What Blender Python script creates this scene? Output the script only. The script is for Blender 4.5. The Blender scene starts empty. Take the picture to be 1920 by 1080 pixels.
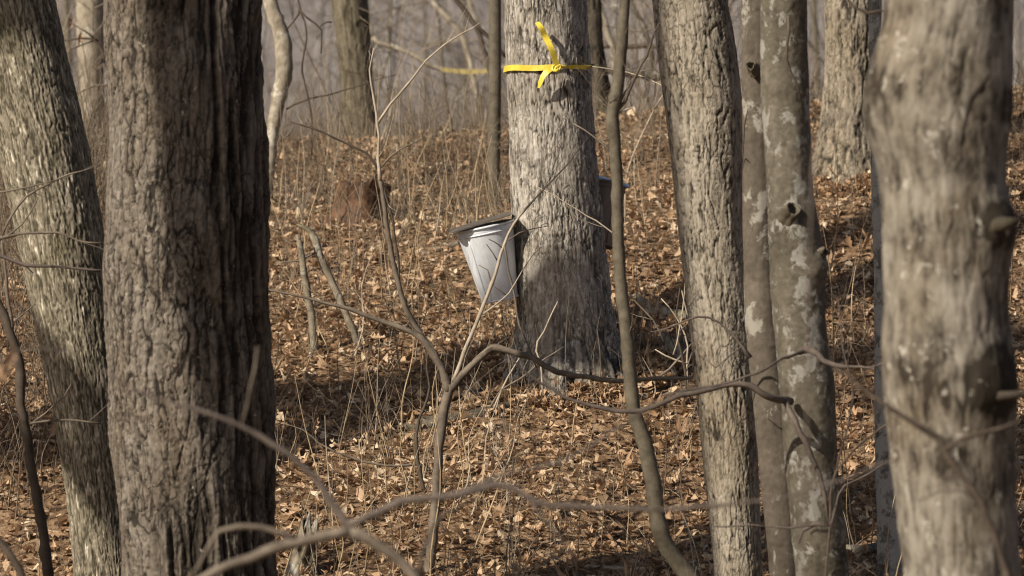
import bpy, math, random
import numpy as np
from mathutils import Vector, Matrix

rng = np.random.default_rng(7)
random.seed(7)
S = bpy.context.scene
COL = S.collection
PI = math.pi

# ------------------------------------------------------------------ camera
CZ = 1.65                       # eye height
K = 4.0 / 1920.0 / 20.0         # metres per photo pixel per metre of distance
cam_d = bpy.data.cameras.new('camera')
cam = bpy.data.objects.new('camera', cam_d)
COL.objects.link(cam)
cam.location = (0, 0, CZ)
cam.rotation_euler = (PI / 2, 0, 0)
cam_d.sensor_width = 36
cam_d.lens = 180
cam_d.clip_start = 0.1
cam_d.clip_end = 2000
cam_d.dof.use_dof = True
cam_d.dof.focus_distance = 18.9
cam_d.dof.aperture_fstop = 5.0
S.camera = cam

# ------------------------------------------------------------------ light
SUN_AZ = math.radians(49)       # swing to the left of straight behind the camera
SUN_EL = math.radians(35)
to_sun = Vector((-math.sin(SUN_AZ) * math.cos(SUN_EL), -math.cos(SUN_AZ) * math.cos(SUN_EL), math.sin(SUN_EL)))
w = bpy.data.worlds.new('World')
S.world = w
w.use_nodes = True
nt = w.node_tree
bg = nt.nodes['Background']
sky = nt.nodes.new('ShaderNodeTexSky')
sky.sky_type = 'NISHITA'
sky.sun_disc = False
sky.sun_elevation = SUN_EL
sky.sun_rotation = math.atan2(to_sun.x, to_sun.y)
sky.dust_density = 2.5
sky.air_density = 0.9
nt.links.new(sky.outputs[0], bg.inputs[0])
bg.inputs[1].default_value = 0.055
sl = bpy.data.lights.new('sun', 'SUN')
so = bpy.data.objects.new('sun', sl)
COL.objects.link(so)
sl.energy = 4.8
sl.angle = math.radians(0.5)
sl.color = (1.0, 0.9, 0.76)
so.rotation_euler = to_sun.to_track_quat('Z', 'Y').to_euler()
so.location = (-8, -8, 12)
S.view_settings.view_transform = 'Standard'
S.view_settings.look = 'None'
S.view_settings.exposure = 0.42
S.view_settings.gamma = 1.0
S.view_settings.use_curve_mapping = False
S.render.engine = 'CYCLES'
S.cycles.use_denoising = True
S.cycles.filter_width = 1.15
S.cycles.max_bounces = 5
S.cycles.diffuse_bounces = 3
S.cycles.use_adaptive_sampling = True
S.cycles.adaptive_threshold = 0.02


def P(x, y, d):
    """the point at distance d seen at photo pixel (x, y)"""
    return np.array(((x - 960) * K * d, d, CZ + (540 - y) * K * d))


# ------------------------------------------------------------------ noise
def _hash(ix, iy, iz, seed):
    h = (ix.astype(np.int64) * 374761393 + iy.astype(np.int64) * 668265263 + iz.astype(np.int64) * 2147483647 + seed * 974634777) & 0xFFFFFFFF
    h = ((h ^ (h >> 13)) * 1274126177) & 0xFFFFFFFF
    h = ((h ^ (h >> 16)) * 2246822519) & 0xFFFFFFFF
    return h ^ (h >> 15)


def h01(ix, iy, iz, seed):
    return (_hash(ix, iy, iz, seed) & 0xFFFFFF) / float(0xFFFFFF)


def vnoise(x, y, z, seed=0):
    """gradient noise, about -1..1"""
    x, y, z = np.broadcast_arrays(np.asarray(x, float), np.asarray(y, float), np.asarray(z, float))
    ix, iy, iz = np.floor(x).astype(np.int64), np.floor(y).astype(np.int64), np.floor(z).astype(np.int64)
    fx, fy, fz = x - ix, y - iy, z - iz
    ux, uy, uz = (f * f * f * (f * (f * 6 - 15) + 10) for f in (fx, fy, fz))
    out = np.zeros_like(x)
    for dx in (0, 1):
        wx = ux if dx else 1 - ux
        for dy in (0, 1):
            wy = uy if dy else 1 - uy
            for dz in (0, 1):
                wz = uz if dz else 1 - uz
                h = _hash(ix + dx, iy + dy, iz + dz, seed)
                gx = ((h & 1023) / 511.5) - 1
                gy = (((h >> 10) & 1023) / 511.5) - 1
                gz = (((h >> 20) & 1023) / 511.5) - 1
                out += wx * wy * wz * (gx * (fx - dx) + gy * (fy - dy) + gz * (fz - dz))
    return out * 1.3


def fbm(x, y, z, octv=3, seed=0, gain=0.5):
    a, s, f = 1.0, 0.0, 1.0
    for i in range(octv):
        s = s + a * vnoise(x * f, y * f, z * f, seed + i * 17)
        a *= gain
        f *= 2.03
    return s


def worley(s, t, nx, seed, jit=0.9):
    """cells periodic in s (nx cells): distance to nearest and second nearest seed, id of the nearest"""
    i0, j0 = np.floor(s).astype(np.int64), np.floor(t).astype(np.int64)
    f1 = np.full(s.shape, 9.0)
    f2 = np.full(s.shape, 9.0)
    cid = np.zeros(s.shape)
    z0 = np.zeros_like(i0)
    for di in (-1, 0, 1):
        for dj in (-1, 0, 1):
            ci, cj = i0 + di, j0 + dj
            cm = np.mod(ci, nx)
            px = ci + 0.5 + (h01(cm, cj, z0, seed) - 0.5) * jit
            py = cj + 0.5 + (h01(cm, cj, z0 + 1, seed) - 0.5) * jit
            d = np.sqrt((px - s) ** 2 + (py - t) ** 2)
            c = h01(cm, cj, z0 + 2, seed)
            near = d < f1
            f2 = np.where(near, f1, np.minimum(f2, d))
            cid = np.where(near, c, cid)
            f1 = np.where(near, d, f1)
    return f1, f2, cid


def sstep(a, b, x):
    t = np.clip((x - a) / (b - a), 0, 1)
    return t * t * (3 - 2 * t)


# ------------------------------------------------------------------ mesh helpers
def mesh_np(name, V, F, mat=None, smooth=True, attrs=None):
    me = bpy.data.meshes.new(name)
    V = np.asarray(V, np.float32)
    F = np.asarray(F, np.int32)
    n, k = F.shape
    me.vertices.add(len(V))
    me.vertices.foreach_set('co', V.ravel())
    me.loops.add(n * k)
    me.loops.foreach_set('vertex_index', F.ravel())
    me.polygons.add(n)
    me.polygons.foreach_set('loop_start', np.arange(0, n * k, k, dtype=np.int32))
    me.polygons.foreach_set('use_smooth', np.full(n, smooth, dtype=bool))
    for an, av in (attrs or {}).items():
        a = me.attributes.new(an, 'FLOAT', 'POINT')
        a.data.foreach_set('value', np.asarray(av, np.float32))
    me.update(calc_edges=True)
    if mat:
        me.materials.append(mat)
    return me


def link(name, me, parent=None, loc=None):
    o = bpy.data.objects.new(name, me)
    COL.objects.link(o)
    if parent is not None:
        o.parent = parent
    if loc is not None:
        o.location = loc
    return o


def part(name, V, F, mat, parent, smooth=True, attrs=None, label=None, kind=None):
    """a part given in world coordinates, kept relative to its thing"""
    base = np.array(root_loc(parent))
    o = link(name, mesh_np(name, np.asarray(V) - base, F, mat, smooth, attrs), parent)
    if label:
        o['label'] = label
    if kind:
        o['kind'] = kind
    return o


def root_loc(o):
    v = Vector((0, 0, 0))
    while o is not None:
        v = v + o.location
        o = o.parent
    return v


def tag(o, label=None, cat=None, group=None, kind=None):
    if label:
        o['label'] = label
    if cat:
        o['category'] = cat
    if group:
        o['group'] = group
    if kind:
        o['kind'] = kind
    return o


def thing(name, loc, label, cat, group=None):
    o = bpy.data.objects.new(name, None)
    COL.objects.link(o)
    o.location = tuple(float(c) for c in loc)
    o.empty_display_size = 0.1
    return tag(o, label, cat, group)


def merge(meshes):
    Vs, Fs, n = [], [], 0
    for V, F in meshes:
        Vs.append(V)
        Fs.append(np.asarray(F) + n)
        n += len(V)
    return np.concatenate(Vs), np.concatenate(Fs)


def catmull(pts, n):
    pts = np.asarray(pts, float)
    if len(pts) < 3:
        t = np.linspace(0, 1, n)[:, None]
        return pts[0] * (1 - t) + pts[-1] * t
    seg = np.r_[0, np.cumsum(np.maximum(np.linalg.norm(np.diff(pts[:, :3], axis=0), axis=1), 1e-6))]
    u = np.linspace(0, seg[-1], n)
    m = np.gradient(pts, seg, axis=0)
    i = np.clip(np.searchsorted(seg, u, side='right') - 1, 0, len(pts) - 2)
    h = (seg[i + 1] - seg[i])[:, None]
    t = ((u - seg[i])[:, None]) / h
    return ((2 * t**3 - 3 * t**2 + 1) * pts[i] + (t**3 - 2 * t**2 + t) * h * m[i]
            + (-2 * t**3 + 3 * t**2) * pts[i + 1] + (t**3 - t**2) * h * m[i + 1])


def tube(C, R, sides=7, rough=0.0, seed=0):
    """a closed tapering tube of quads along C"""
    C = np.asarray(C, float)
    R = np.asarray(R, float)
    n = len(C)
    T = np.gradient(C, axis=0)
    T /= np.maximum(np.linalg.norm(T, axis=1), 1e-9)[:, None]
    up = np.array((0.0, 1.0, 0.05))
    A = np.zeros((n, 3))
    a = np.cross(T[0], up)
    if np.linalg.norm(a) < 1e-3:
        a = np.cross(T[0], (1.0, 0, 0))
    for i in range(n):
        a = a - T[i] * np.dot(a, T[i])
        a = a / max(np.linalg.norm(a), 1e-9)
        A[i] = a
    B = np.cross(T, A)
    th = np.arange(sides) * 2 * PI / sides
    rr = R[:, None] * np.ones(sides)
    if rough:
        rs = np.random.default_rng(abs(seed))
        rr = rr * (1 + rough * (rs.random((n, sides)) - 0.5) + rough * 0.8 * (rs.random((n, 1)) - 0.5))
    V = C[:, None, :] + rr[:, :, None] * (np.cos(th)[None, :, None] * A[:, None, :] + np.sin(th)[None, :, None] * B[:, None, :])
    V = V.reshape(-1, 3)
    i, j = np.meshgrid(np.arange(n - 1), np.arange(sides), indexing='ij')
    j2 = (j + 1) % sides
    F = np.stack((i * sides + j, i * sides + j2, (i + 1) * sides + j2, (i + 1) * sides + j), -1).reshape(-1, 4)
    V = np.concatenate((V, C[:1], C[-1:]))
    nv = n * sides
    jj = np.arange(0, sides)
    jb = (jj + 1) % sides
    caps = []
    for k in range(sides):
        caps.append((nv, (k + 1) % sides, k, nv))
        caps.append((nv + 1, (n - 1) * sides + k, (n - 1) * sides + (k + 1) % sides, nv + 1))
    # caps as thin quads would be degenerate: use triangles doubled into quads by splitting pairs of sides
    caps = []
    for k in range(0, sides - 1, 2):
        caps.append((nv, (k + 2) % sides, k + 1, k))
        b = (n - 1) * sides
        caps.append((nv + 1, b + k, b + k + 1, b + (k + 2) % sides))
    return V, np.concatenate((F, np.array(caps)))


def path(pts, d=None, step=0.035, wob=0.006, seed=0, sides=7, rough=0.22, rs=0.8):
    """a branch through photo pixels: (x, y, radius px) at distance d, or (x, y, radius px, d)"""
    Q = []
    for p in pts:
        dd = p[3] if len(p) > 3 else d
        c = P(p[0], p[1], dd)
        Q.append((*c, p[2] * K * dd * rs * (0.8 if p[2] <= 4.5 else 1.0)))
    Q = np.array(Q)
    L = np.linalg.norm(np.diff(Q[:, :3], axis=0), axis=1).sum()
    n = max(4, int(L / step))
    c = catmull(Q, n)
    sg = np.r_[0, np.cumsum(np.linalg.norm(np.diff(Q[:, :3], axis=0), axis=1))]
    uu = np.linspace(0, sg[-1], n)
    lin = np.stack([np.interp(uu, sg, Q[:, a]) for a in range(4)], -1)
    c = 0.5 * c + 0.5 * lin
    r = np.maximum(c[:, 3], 0.0006)
    nodes = np.maximum(0, np.sin(uu * 2 * PI / 0.11 + vnoise(uu * 5, 0.3, seed, 3) * 5)) ** 12
    r = r * (1 + 0.16 * nodes * (r > 0.002))
    rs_ = np.random.default_rng(abs(seed) + 99)
    ph = rs_.random(6) * 10
    s = np.linspace(0, L, n)
    c = c[:, :3].copy()
    for ax in range(3):
        c[:, ax] += wob * (vnoise(s * 9 + ph[ax], ph[3], ax, seed) + 0.6 * vnoise(s * 23 + ph[ax], ph[4], ax, seed + 5))
    return c, r, sides, rough, seed


def path_mesh(*a, **k):
    c, r, sides, rough, seed = path(*a, **k)
    return tube(c, r, sides, rough, seed)


def grow(p, dirv, r, L, depth, rs, out, sides=5, spread=0.7, up=0.15, kids=(2, 4), step=6, minr=0.001):
    """a bare bough that forks again and again"""
    p = np.array(p, float)
    d = np.array(dirv, float)
    d /= np.linalg.norm(d)
    C = [p.copy()]
    R = [r]
    for i in range(step):
        d = d + rs.normal(0, 0.13, 3) + np.array((0, 0, up * 0.2))
        d /= np.linalg.norm(d)
        p = p + d * L / step
        C.append(p.copy())
        R.append(max(minr, r * (1 - 0.75 * (i + 1) / step)))
    C, R = np.array(C), np.array(R)
    out.append(tube(C, R, sides if r > 0.01 else 3))
    if depth <= 0:
        return
    for k in range(rs.integers(*kids) + 1):
        i = rs.integers(2, step)
        t = C[i] - C[i - 1]
        t /= np.linalg.norm(t)
        nd = t + rs.normal(0, spread, 3)
        nd[2] += up
        grow(C[i], nd, R[i] * 0.62, L * rs.uniform(0.45, 0.72), depth - 1, rs, out, sides, spread, up, kids, step, minr)


# ------------------------------------------------------------------ materials
def new_mat(name):
    m = bpy.data.materials.new(name)
    m.use_nodes = True
    n = m.node_tree
    b = n.nodes['Principled BSDF']
    b.inputs['Roughness'].default_value = 0.85
    b.inputs['Specular IOR Level'].default_value = 0.2
    return m, n, b


def ramp(n, stops, fac, interp='LINEAR'):
    r = n.nodes.new('ShaderNodeValToRGB')
    r.color_ramp.interpolation = interp
    e = r.color_ramp.elements
    while len(e) < len(stops):
        e.new(0.5)
    for el, (p, c) in zip(e, stops):
        el.position = p
        el.color = (*c, 1) if len(c) == 3 else c
    n.links.new(fac, r.inputs[0])
    return r.outputs[0]


def noise(n, scale, vec, detail=4, rough=0.6, dist=0.0):
    t = n.nodes.new('ShaderNodeTexNoise')
    t.inputs['Scale'].default_value = scale
    t.inputs['Detail'].default_value = detail
    t.inputs['Roughness'].default_value = rough
    t.inputs['Distortion'].default_value = dist
    n.links.new(vec, t.inputs['Vector'])
    return t.outputs['Fac']


def mapping(n, vec, sc, loc=(0, 0, 0)):
    m = n.nodes.new('ShaderNodeMapping')
    m.inputs['Scale'].default_value = sc
    m.inputs['Location'].default_value = loc
    n.links.new(vec, m.inputs['Vector'])
    return m.outputs[0]


def mix(n, fac, a, b, mode='MIX'):
    m = n.nodes.new('ShaderNodeMix')
    m.data_type = 'RGBA'
    m.blend_type = mode
    for s, v in ((m.inputs[0], fac), (m.inputs[6], a), (m.inputs[7], b)):
        if hasattr(v, 'links') or hasattr(v, 'is_linked'):
            n.links.new(v, s)
        elif isinstance(v, (int, float)):
            s.default_value = v
        else:
            s.default_value = (*v, 1)
    return m.outputs[2]


def bark_mat(name, dark, mid, light, lichen=None, lich_amt=0.0, lich_scale=9.0, moss=None, moss_amt=0.0, moss_scale=3.0,
             grain=(60, 60, 8), contrast=0.5, bump=0.25, spec=0.15, rough=0.85, tint=None, tint_scale=2.5, cracks=None):
    m, n, b = new_mat(name)
    b.inputs['Specular IOR Level'].default_value = spec
    b.inputs['Roughness'].default_value = rough
    tc = n.nodes.new('ShaderNodeTexCoord')
    oc = tc.outputs['Object']
    at = n.nodes.new('ShaderNodeAttribute')
    at.attribute_name = 'relief'
    g = noise(n, 1.0, mapping(n, oc, grain), 5, 0.65, 0.6)
    add = n.nodes.new('ShaderNodeMath')
    add.operation = 'MULTIPLY_ADD'
    n.links.new(g, add.inputs[0])
    add.inputs[1].default_value = contrast
    sub = n.nodes.new('ShaderNodeMath')
    sub.operation = 'SUBTRACT'
    n.links.new(at.outputs['Fac'], sub.inputs[0])
    sub.inputs[1].default_value = contrast * 0.5
    n.links.new(sub.outputs[0], add.inputs[2])
    col = ramp(n, [(0.1, dark), (0.5, mid), (0.92, light)], add.outputs[0])
    if tint:
        f = ramp(n, [(0.42, (0, 0, 0)), (0.66, (1, 1, 1))], noise(n, tint_scale, mapping(n, oc, (1, 1, 0.55), (3, 7, 1)), 4, 0.6, 0.5))
        col = mix(n, f, col, mix(n, 1.0, col, tint, 'MULTIPLY'))
    if moss:
        f = ramp(n, [(0.62 - moss_amt * 0.4, (0, 0, 0)), (0.8 - moss_amt * 0.35, (1, 1, 1))],
                 noise(n, moss_scale, mapping(n, oc, (1, 1, 0.5), (11, 2, 5)), 6, 0.65, 0.4))
        col = mix(n, f, col, mix(n, 0.65, col, moss))
    if lichen:
        f = ramp(n, [(0.645 - lich_amt * 0.3, (0, 0, 0)), (0.70 - lich_amt * 0.3, (0.85, 0.85, 0.85))],
                 noise(n, lich_scale, mapping(n, oc, (1, 1, 0.8), (1, 4, 9)), 8, 0.7, 0.3))
        lc = mix(n, noise(n, 60, oc, 4), lichen, tuple(c * 0.68 for c in lichen))
        col = mix(n, f, col, lc)
    ck = None
    if cracks:
        sx, sz, amt, wid = cracks
        wn = n.nodes.new('ShaderNodeTexNoise')
        wn.inputs['Scale'].default_value = 26
        wn.inputs['Detail'].default_value = 4
        n.links.new(oc, wn.inputs['Vector'])
        sc = n.nodes.new('ShaderNodeVectorMath')
        sc.operation = 'MULTIPLY_ADD'
        n.links.new(wn.outputs['Color'], sc.inputs[0])
        sc.inputs[1].default_value = (0.03, 0.03, 0.05)
        n.links.new(oc, sc.inputs[2])
        vo = n.nodes.new('ShaderNodeTexVoronoi')
        vo.feature = 'DISTANCE_TO_EDGE'
        vo.inputs['Scale'].default_value = 1.0
        n.links.new(mapping(n, sc.outputs[0], (sx, sx, sz)), vo.inputs['Vector'])
        ck = ramp(n, [(0.0, (1 - amt,) * 3), (wid, (1, 1, 1))], vo.outputs['Distance'])
        msk = ramp(n, [(0.4, (0, 0, 0)), (0.56, (1, 1, 1))], noise(n, 7, mapping(n, oc, (1, 1, 0.6), (5, 5, 5)), 3))
        ck = mix(n, msk, (1, 1, 1), ck)
        col = mix(n, 1.0, col, ck, 'MULTIPLY')
    n.links.new(col, b.inputs['Base Color'])
    bp = n.nodes.new('ShaderNodeBump')
    bp.inputs['Strength'].default_value = bump
    bp.inputs['Distance'].default_value = 0.006
    g2 = noise(n, 1.0, mapping(n, oc, (grain[0] * 2.2, grain[1] * 2.2, grain[2] * 5)), 6, 0.7, 0.3)
    n.links.new(g2, bp.inputs['Height'])
    if ck is not None:
        b2 = n.nodes.new('ShaderNodeBump')
        b2.inputs['Strength'].default_value = 0.6
        b2.inputs['Distance'].default_value = 0.006
        n.links.new(ck, b2.inputs['Height'])
        n.links.new(bp.outputs[0], b2.inputs['Normal'])
        n.links.new(b2.outputs[0], b.inputs['Normal'])
    else:
        n.links.new(bp.outputs[0], b.inputs['Normal'])
    return m


def twig_mat(name, a, c, scale=14, spec=0.2):
    m, n, b = new_mat(name)
    b.inputs['Specular IOR Level'].default_value = spec
    b.inputs['Roughness'].default_value = 0.7
    tc = n.nodes.new('ShaderNodeTexCoord')
    f = noise(n, scale, tc.outputs['Object'], 5, 0.7)
    n.links.new(ramp(n, [(0.35, a), (0.65, c)], f), b.inputs['Base Color'])
    bp = n.nodes.new('ShaderNodeBump')
    bp.inputs['Strength'].default_value = 0.3
    bp.inputs['Distance'].default_value = 0.002
    n.links.new(noise(n, 120, tc.outputs['Object'], 3), bp.inputs['Height'])
    n.links.new(bp.outputs[0], b.inputs['Normal'])
    return m


M = {}
M['shag'] = bark_mat('bark_shaggy', (0.03, 0.025, 0.02), (0.142, 0.122, 0.099), (0.265, 0.236, 0.197), grain=(70, 70, 14), contrast=0.7, bump=0.4,
                     tint=(0.72, 0.66, 0.6), tint_scale=4, lichen=(0.4, 0.37, 0.3), lich_amt=0.06, lich_scale=26, cracks=(30, 11, 0.6, 0.08))
M['ash'] = bark_mat('bark_netted', (0.06, 0.052, 0.036), (0.24, 0.212, 0.158), (0.68, 0.63, 0.52), grain=(85, 85, 26), contrast=0.6, bump=0.3,
                    moss=(0.13, 0.12, 0.06), moss_amt=0.22, moss_scale=3.5)
M['maple'] = bark_mat('bark_maple', (0.04, 0.034, 0.027), (0.29, 0.26, 0.22), (0.62, 0.585, 0.52), grain=(80, 80, 20), contrast=0.75, bump=0.35,
                      tint=(0.68, 0.66, 0.63), tint_scale=5, lichen=(0.6, 0.58, 0.52), lich_amt=0.22, lich_scale=24, spec=0.28, rough=0.65, cracks=(44, 8, 0.7, 0.10))  # natural mottling; pale lichen and tint also paint in dappled sun and shade
M['scaly'] = bark_mat('bark_scaly', (0.05, 0.043, 0.034), (0.275, 0.243, 0.193), (0.47, 0.42, 0.345), grain=(80, 80, 22), contrast=0.6, bump=0.35,
                      tint=(0.78, 0.74, 0.68), tint_scale=3, cracks=(42, 13, 0.55, 0.09))
M['smooth'] = bark_mat('bark_smooth', (0.045, 0.038, 0.028), (0.1, 0.088, 0.066), (0.17, 0.15, 0.118), grain=(40, 40, 30), contrast=0.8, bump=0.18,
                       lichen=(0.32, 0.31, 0.275), lich_amt=0.38, lich_scale=16, moss=(0.09, 0.082, 0.045), moss_amt=0.1, moss_scale=4)
M['stem_brown'] = bark_mat('bark_brown', (0.055, 0.044, 0.034), (0.105, 0.088, 0.069), (0.165, 0.14, 0.112), grain=(50, 50, 30), contrast=0.7, bump=0.15,
                           lichen=(0.36, 0.34, 0.29), lich_amt=0.3, lich_scale=9)
M['pale_lichen'] = bark_mat('bark_pale', (0.06, 0.06, 0.055), (0.2, 0.19, 0.165), (0.36, 0.35, 0.32), grain=(60, 60, 40), contrast=1.0, bump=0.25,
                            lichen=(0.48, 0.47, 0.44), lich_amt=0.65, lich_scale=20)
M['soft'] = bark_mat('bark_soft', (0.04, 0.033, 0.025), (0.19, 0.17, 0.138), (0.31, 0.285, 0.24), grain=(40, 40, 22), contrast=0.5, bump=0.2,
                     lichen=(0.45, 0.42, 0.36), lich_amt=0.2, lich_scale=20, tint=(0.66, 0.6, 0.53), tint_scale=5)
M['dark'] = bark_mat('bark_dark', (0.022, 0.018, 0.014), (0.06, 0.05, 0.038), (0.11, 0.095, 0.07), grain=(50, 50, 14), contrast=0.6,
                     moss=(0.13, 0.12, 0.035), moss_amt=0.3)
M['far'] = bark_mat('bark_far', (0.05, 0.042, 0.028), (0.125, 0.108, 0.076), (0.22, 0.19, 0.14), grain=(50, 50, 10), contrast=0.7)
M['beige'] = bark_mat('bark_beige', (0.13, 0.11, 0.08), (0.27, 0.235, 0.18), (0.45, 0.4, 0.33), grain=(30, 30, 20), contrast=0.9,
                      lichen=(0.6, 0.56, 0.48), lich_amt=0.3, lich_scale=10)
M['twig_grey'] = twig_mat('twig_grey', (0.09, 0.072, 0.055), (0.2, 0.165, 0.128))
M['twig_pale'] = twig_mat('twig_pale', (0.26, 0.215, 0.16), (0.47, 0.4, 0.315))
M['twig_dark'] = twig_mat('twig_dark', (0.045, 0.034, 0.026), (0.1, 0.078, 0.058))
M['twig_mauve'] = twig_mat('twig_mauve', (0.07, 0.056, 0.047), (0.14, 0.113, 0.095))
M['sapling'] = twig_mat('sapling_bark', (0.07, 0.06, 0.042), (0.14, 0.12, 0.087), 26)
M['straw'] = twig_mat('straw', (0.26, 0.19, 0.11), (0.44, 0.34, 0.215), 6)
M['brush'] = twig_mat('brush', (0.14, 0.108, 0.076), (0.3, 0.245, 0.18), 3)
M['rot'] = twig_mat('rotten_wood', (0.03, 0.017, 0.011), (0.15, 0.08, 0.043), 16)
M['deadwood'] = bark_mat('dead_wood', (0.06, 0.05, 0.038), (0.2, 0.17, 0.125), (0.34, 0.3, 0.23), grain=(40, 40, 40), contrast=0.9,
                         lichen=(0.4, 0.39, 0.34), lich_amt=0.35, lich_scale=16, moss=(0.07, 0.09, 0.03), moss_amt=0.3)

M['old_log'] = bark_mat('old_log_bark', (0.04, 0.034, 0.026), (0.11, 0.095, 0.07), (0.2, 0.175, 0.13), grain=(30, 30, 30), contrast=0.9, moss=(0.075, 0.085, 0.04), moss_amt=0.3)


# ------------------------------------------------------------------ ground
_pd = np.array([-30, -5, 0, 10, 15, 16.6, 18, 20, 21.4, 24, 25, 26.2, 30, 40, 60, 90, 150, 300, 420, 600.])
_pz = np.array([-2.0, -1.72, -1.65, -1.52, -1.36, -1.26, -1.01, -.354, .09, .72, .75, .66, -.2, -2.6, -6, -4, 8, 42, 62, 80.])
_td = np.arange(-30, 600, 0.05)
_tz = np.interp(_td, _pd, _pz)
_ker = np.ones(17) / 17
_ts = np.convolve(np.pad(_tz, 16, mode='edge'), _ker, 'same')[16:-16]


def gz(X, Y):
    X, Y = np.asarray(X, float), np.asarray(Y, float)
    z = np.interp(Y, _td, _ts) + CZ
    z = z + 0.075 * X * sstep(19.5, 24, Y) * (1 - sstep(27, 45, Y))
    z = z - 0.32 * sstep(-1.0, -1.5, X) * sstep(16, 17.5, Y) * (1 - sstep(18.8, 20.2, Y))
    near = 1 - sstep(28, 60, Y)
    z = z + near * (0.06 * vnoise(X * 1.1, Y * 1.1, 0.3, 3) + 0.045 * vnoise(X * 2.9, Y * 2.9, 0.7, 5))
    z = z + (1 - near) * 1.2 * vnoise(X * 0.05, Y * 0.05, 0.2, 9)
    return z


def ground_hit(x, y, d0=14.0, d1=27.0):
    d = np.arange(d0, d1, 0.01)
    X, Z = (x - 960) * K * d, CZ + (540 - y) * K * d
    hit = np.nonzero(Z <= gz(X, d))[0]
    dd = d[hit[0]] if len(hit) else d1
    return float(dd)


def ground_mat():
    m, n, b = new_mat('leaf_mould')
    tc = n.nodes.new('ShaderNodeTexCoord')
    oc = tc.outputs['Object']
    f = noise(n, 60, oc, 8, 0.75, 0.5)
    vo = n.nodes.new('ShaderNodeTexVoronoi')
    vo.inputs['Scale'].default_value = 48
    n.links.new(oc, vo.inputs['Vector'])
    sp = n.nodes.new('ShaderNodeSeparateColor')
    n.links.new(vo.outputs['Color'], sp.inputs[0])
    c = ramp(n, [(0.0, (0.12, 0.075, 0.044)), (0.35, (0.27, 0.17, 0.098)), (0.7, (0.42, 0.28, 0.165)), (1.0, (0.55, 0.4, 0.26))], sp.outputs[0])
    c = mix(n, 0.7, c, mix(n, f, (0.35, 0.33, 0.3), (1.3, 1.25, 1.2)), 'MULTIPLY')
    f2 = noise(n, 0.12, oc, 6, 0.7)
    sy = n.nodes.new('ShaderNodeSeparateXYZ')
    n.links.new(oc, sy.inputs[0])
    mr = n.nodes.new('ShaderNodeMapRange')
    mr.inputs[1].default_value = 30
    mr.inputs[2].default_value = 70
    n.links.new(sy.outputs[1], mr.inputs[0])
    c = mix(n, mr.outputs[0], c, mix(n, f2, (0.17, 0.15, 0.14), (0.27, 0.24, 0.23)))  # far ground greyed with distance: haze put into the colour
    n.links.new(c, b.inputs['Base Color'])
    bp = n.nodes.new('ShaderNodeBump')
    bp.inputs['Distance'].default_value = 0.03
    n.links.new(f, bp.inputs['Height'])
    n.links.new(bp.outputs[0], b.inputs['Normal'])
    return m


def build_ground():
    xs = np.r_[np.arange(-300, -60, 20), np.arange(-60, -6, 2.5), np.arange(-6, 6, 0.1), np.arange(6, 60, 2.5), np.arange(60, 301, 20)]
    ys = np.r_[np.arange(-30, 12, 3), np.arange(12, 28, 0.09), np.arange(28, 60, 1.0), np.arange(60, 160, 4), np.arange(160, 590, 12)]
    X, Y = np.meshgrid(xs, ys, indexing='ij')
    Z = gz(X, Y)
    V = np.stack((X, Y, Z), -1).reshape(-1, 3)
    i, j = np.meshgrid(np.arange(len(xs) - 1), np.arange(len(ys) - 1), indexing='ij')
    ny = len(ys)
    F = np.stack((i * ny + j, (i + 1) * ny + j, (i + 1) * ny + j + 1, i * ny + j + 1), -1).reshape(-1, 4)
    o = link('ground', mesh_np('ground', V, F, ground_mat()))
    tag(o, 'wooded slope under brown leaf litter rising to a bank', None, None, 'structure')
    return o


ground = build_ground()


# ------------------------------------------------------------------ bark relief: (theta, z, R) -> displacement in metres, relief 0..1
def cyl(th, z, f, fz):
    return np.cos(th) * f, np.sin(th) * f, z * fz


def crack(th, z, R, fh, fv, seed, wid, warp=0.35):
    """thin meandering lines running mostly along the trunk: zero lines of a stretched noise"""
    w_ = warp * vnoise(*cyl(th, z, R * fh * 0.45, fv * 1.6), seed + 50)
    w2 = 0.22 * vnoise(*cyl(th, z, R * fh * 1.7, fv * 5), seed + 51)
    n = vnoise(np.cos(th) * R * fh + w_, np.sin(th) * R * fh + w2, z * fv + w_, seed) + 0.25 * vnoise(*cyl(th, z, R * fh * 2.2, fv * 3), seed + 52)
    return np.exp(-(n / wid) ** 2), n


def bark_fissured(th, z, R, seed, fh=42, fv=6.5, deep=0.009, horiz=0.35, amt=1.0, wid=0.10):
    c1, n1 = crack(th, z, R, fh, fv, seed, wid)
    c2, n2 = crack(th, z, R, fh * 1.9, fv * 2.6, seed + 7, wid * 1.35)
    c3, n3 = crack(th, z, R, fh * 0.9, fv * 6.5, seed + 13, wid * 0.9)
    hf = fbm(*cyl(th, z, R * 130, 60), 3, seed + 9)
    st = vnoise(*cyl(th, z, R * fh * 2.4, fv * 2.2), seed + 21)
    m1 = 0.25 + 0.75 * sstep(-0.35, 0.3, fbm(*cyl(th, z, R * 7, 4), 2, seed + 8))
    m2 = sstep(-0.3, 0.4, vnoise(*cyl(th, z, R * 12, 8), seed + 18))
    k = np.clip(amt * (c1 * m1 + 0.5 * c2 * m2 + horiz * c3 * (1 - 0.6 * m2)), 0, 1.15)
    rel = 0.60 - 0.55 * k + 0.26 * st + 0.20 * hf + 0.10 * np.clip(n1, -1, 1)
    disp = -deep * k + deep * 0.30 * np.clip(n1, -0.8, 0.8) + deep * 0.22 * st + deep * 0.16 * hf
    return disp, np.clip(rel, 0, 1)


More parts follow.
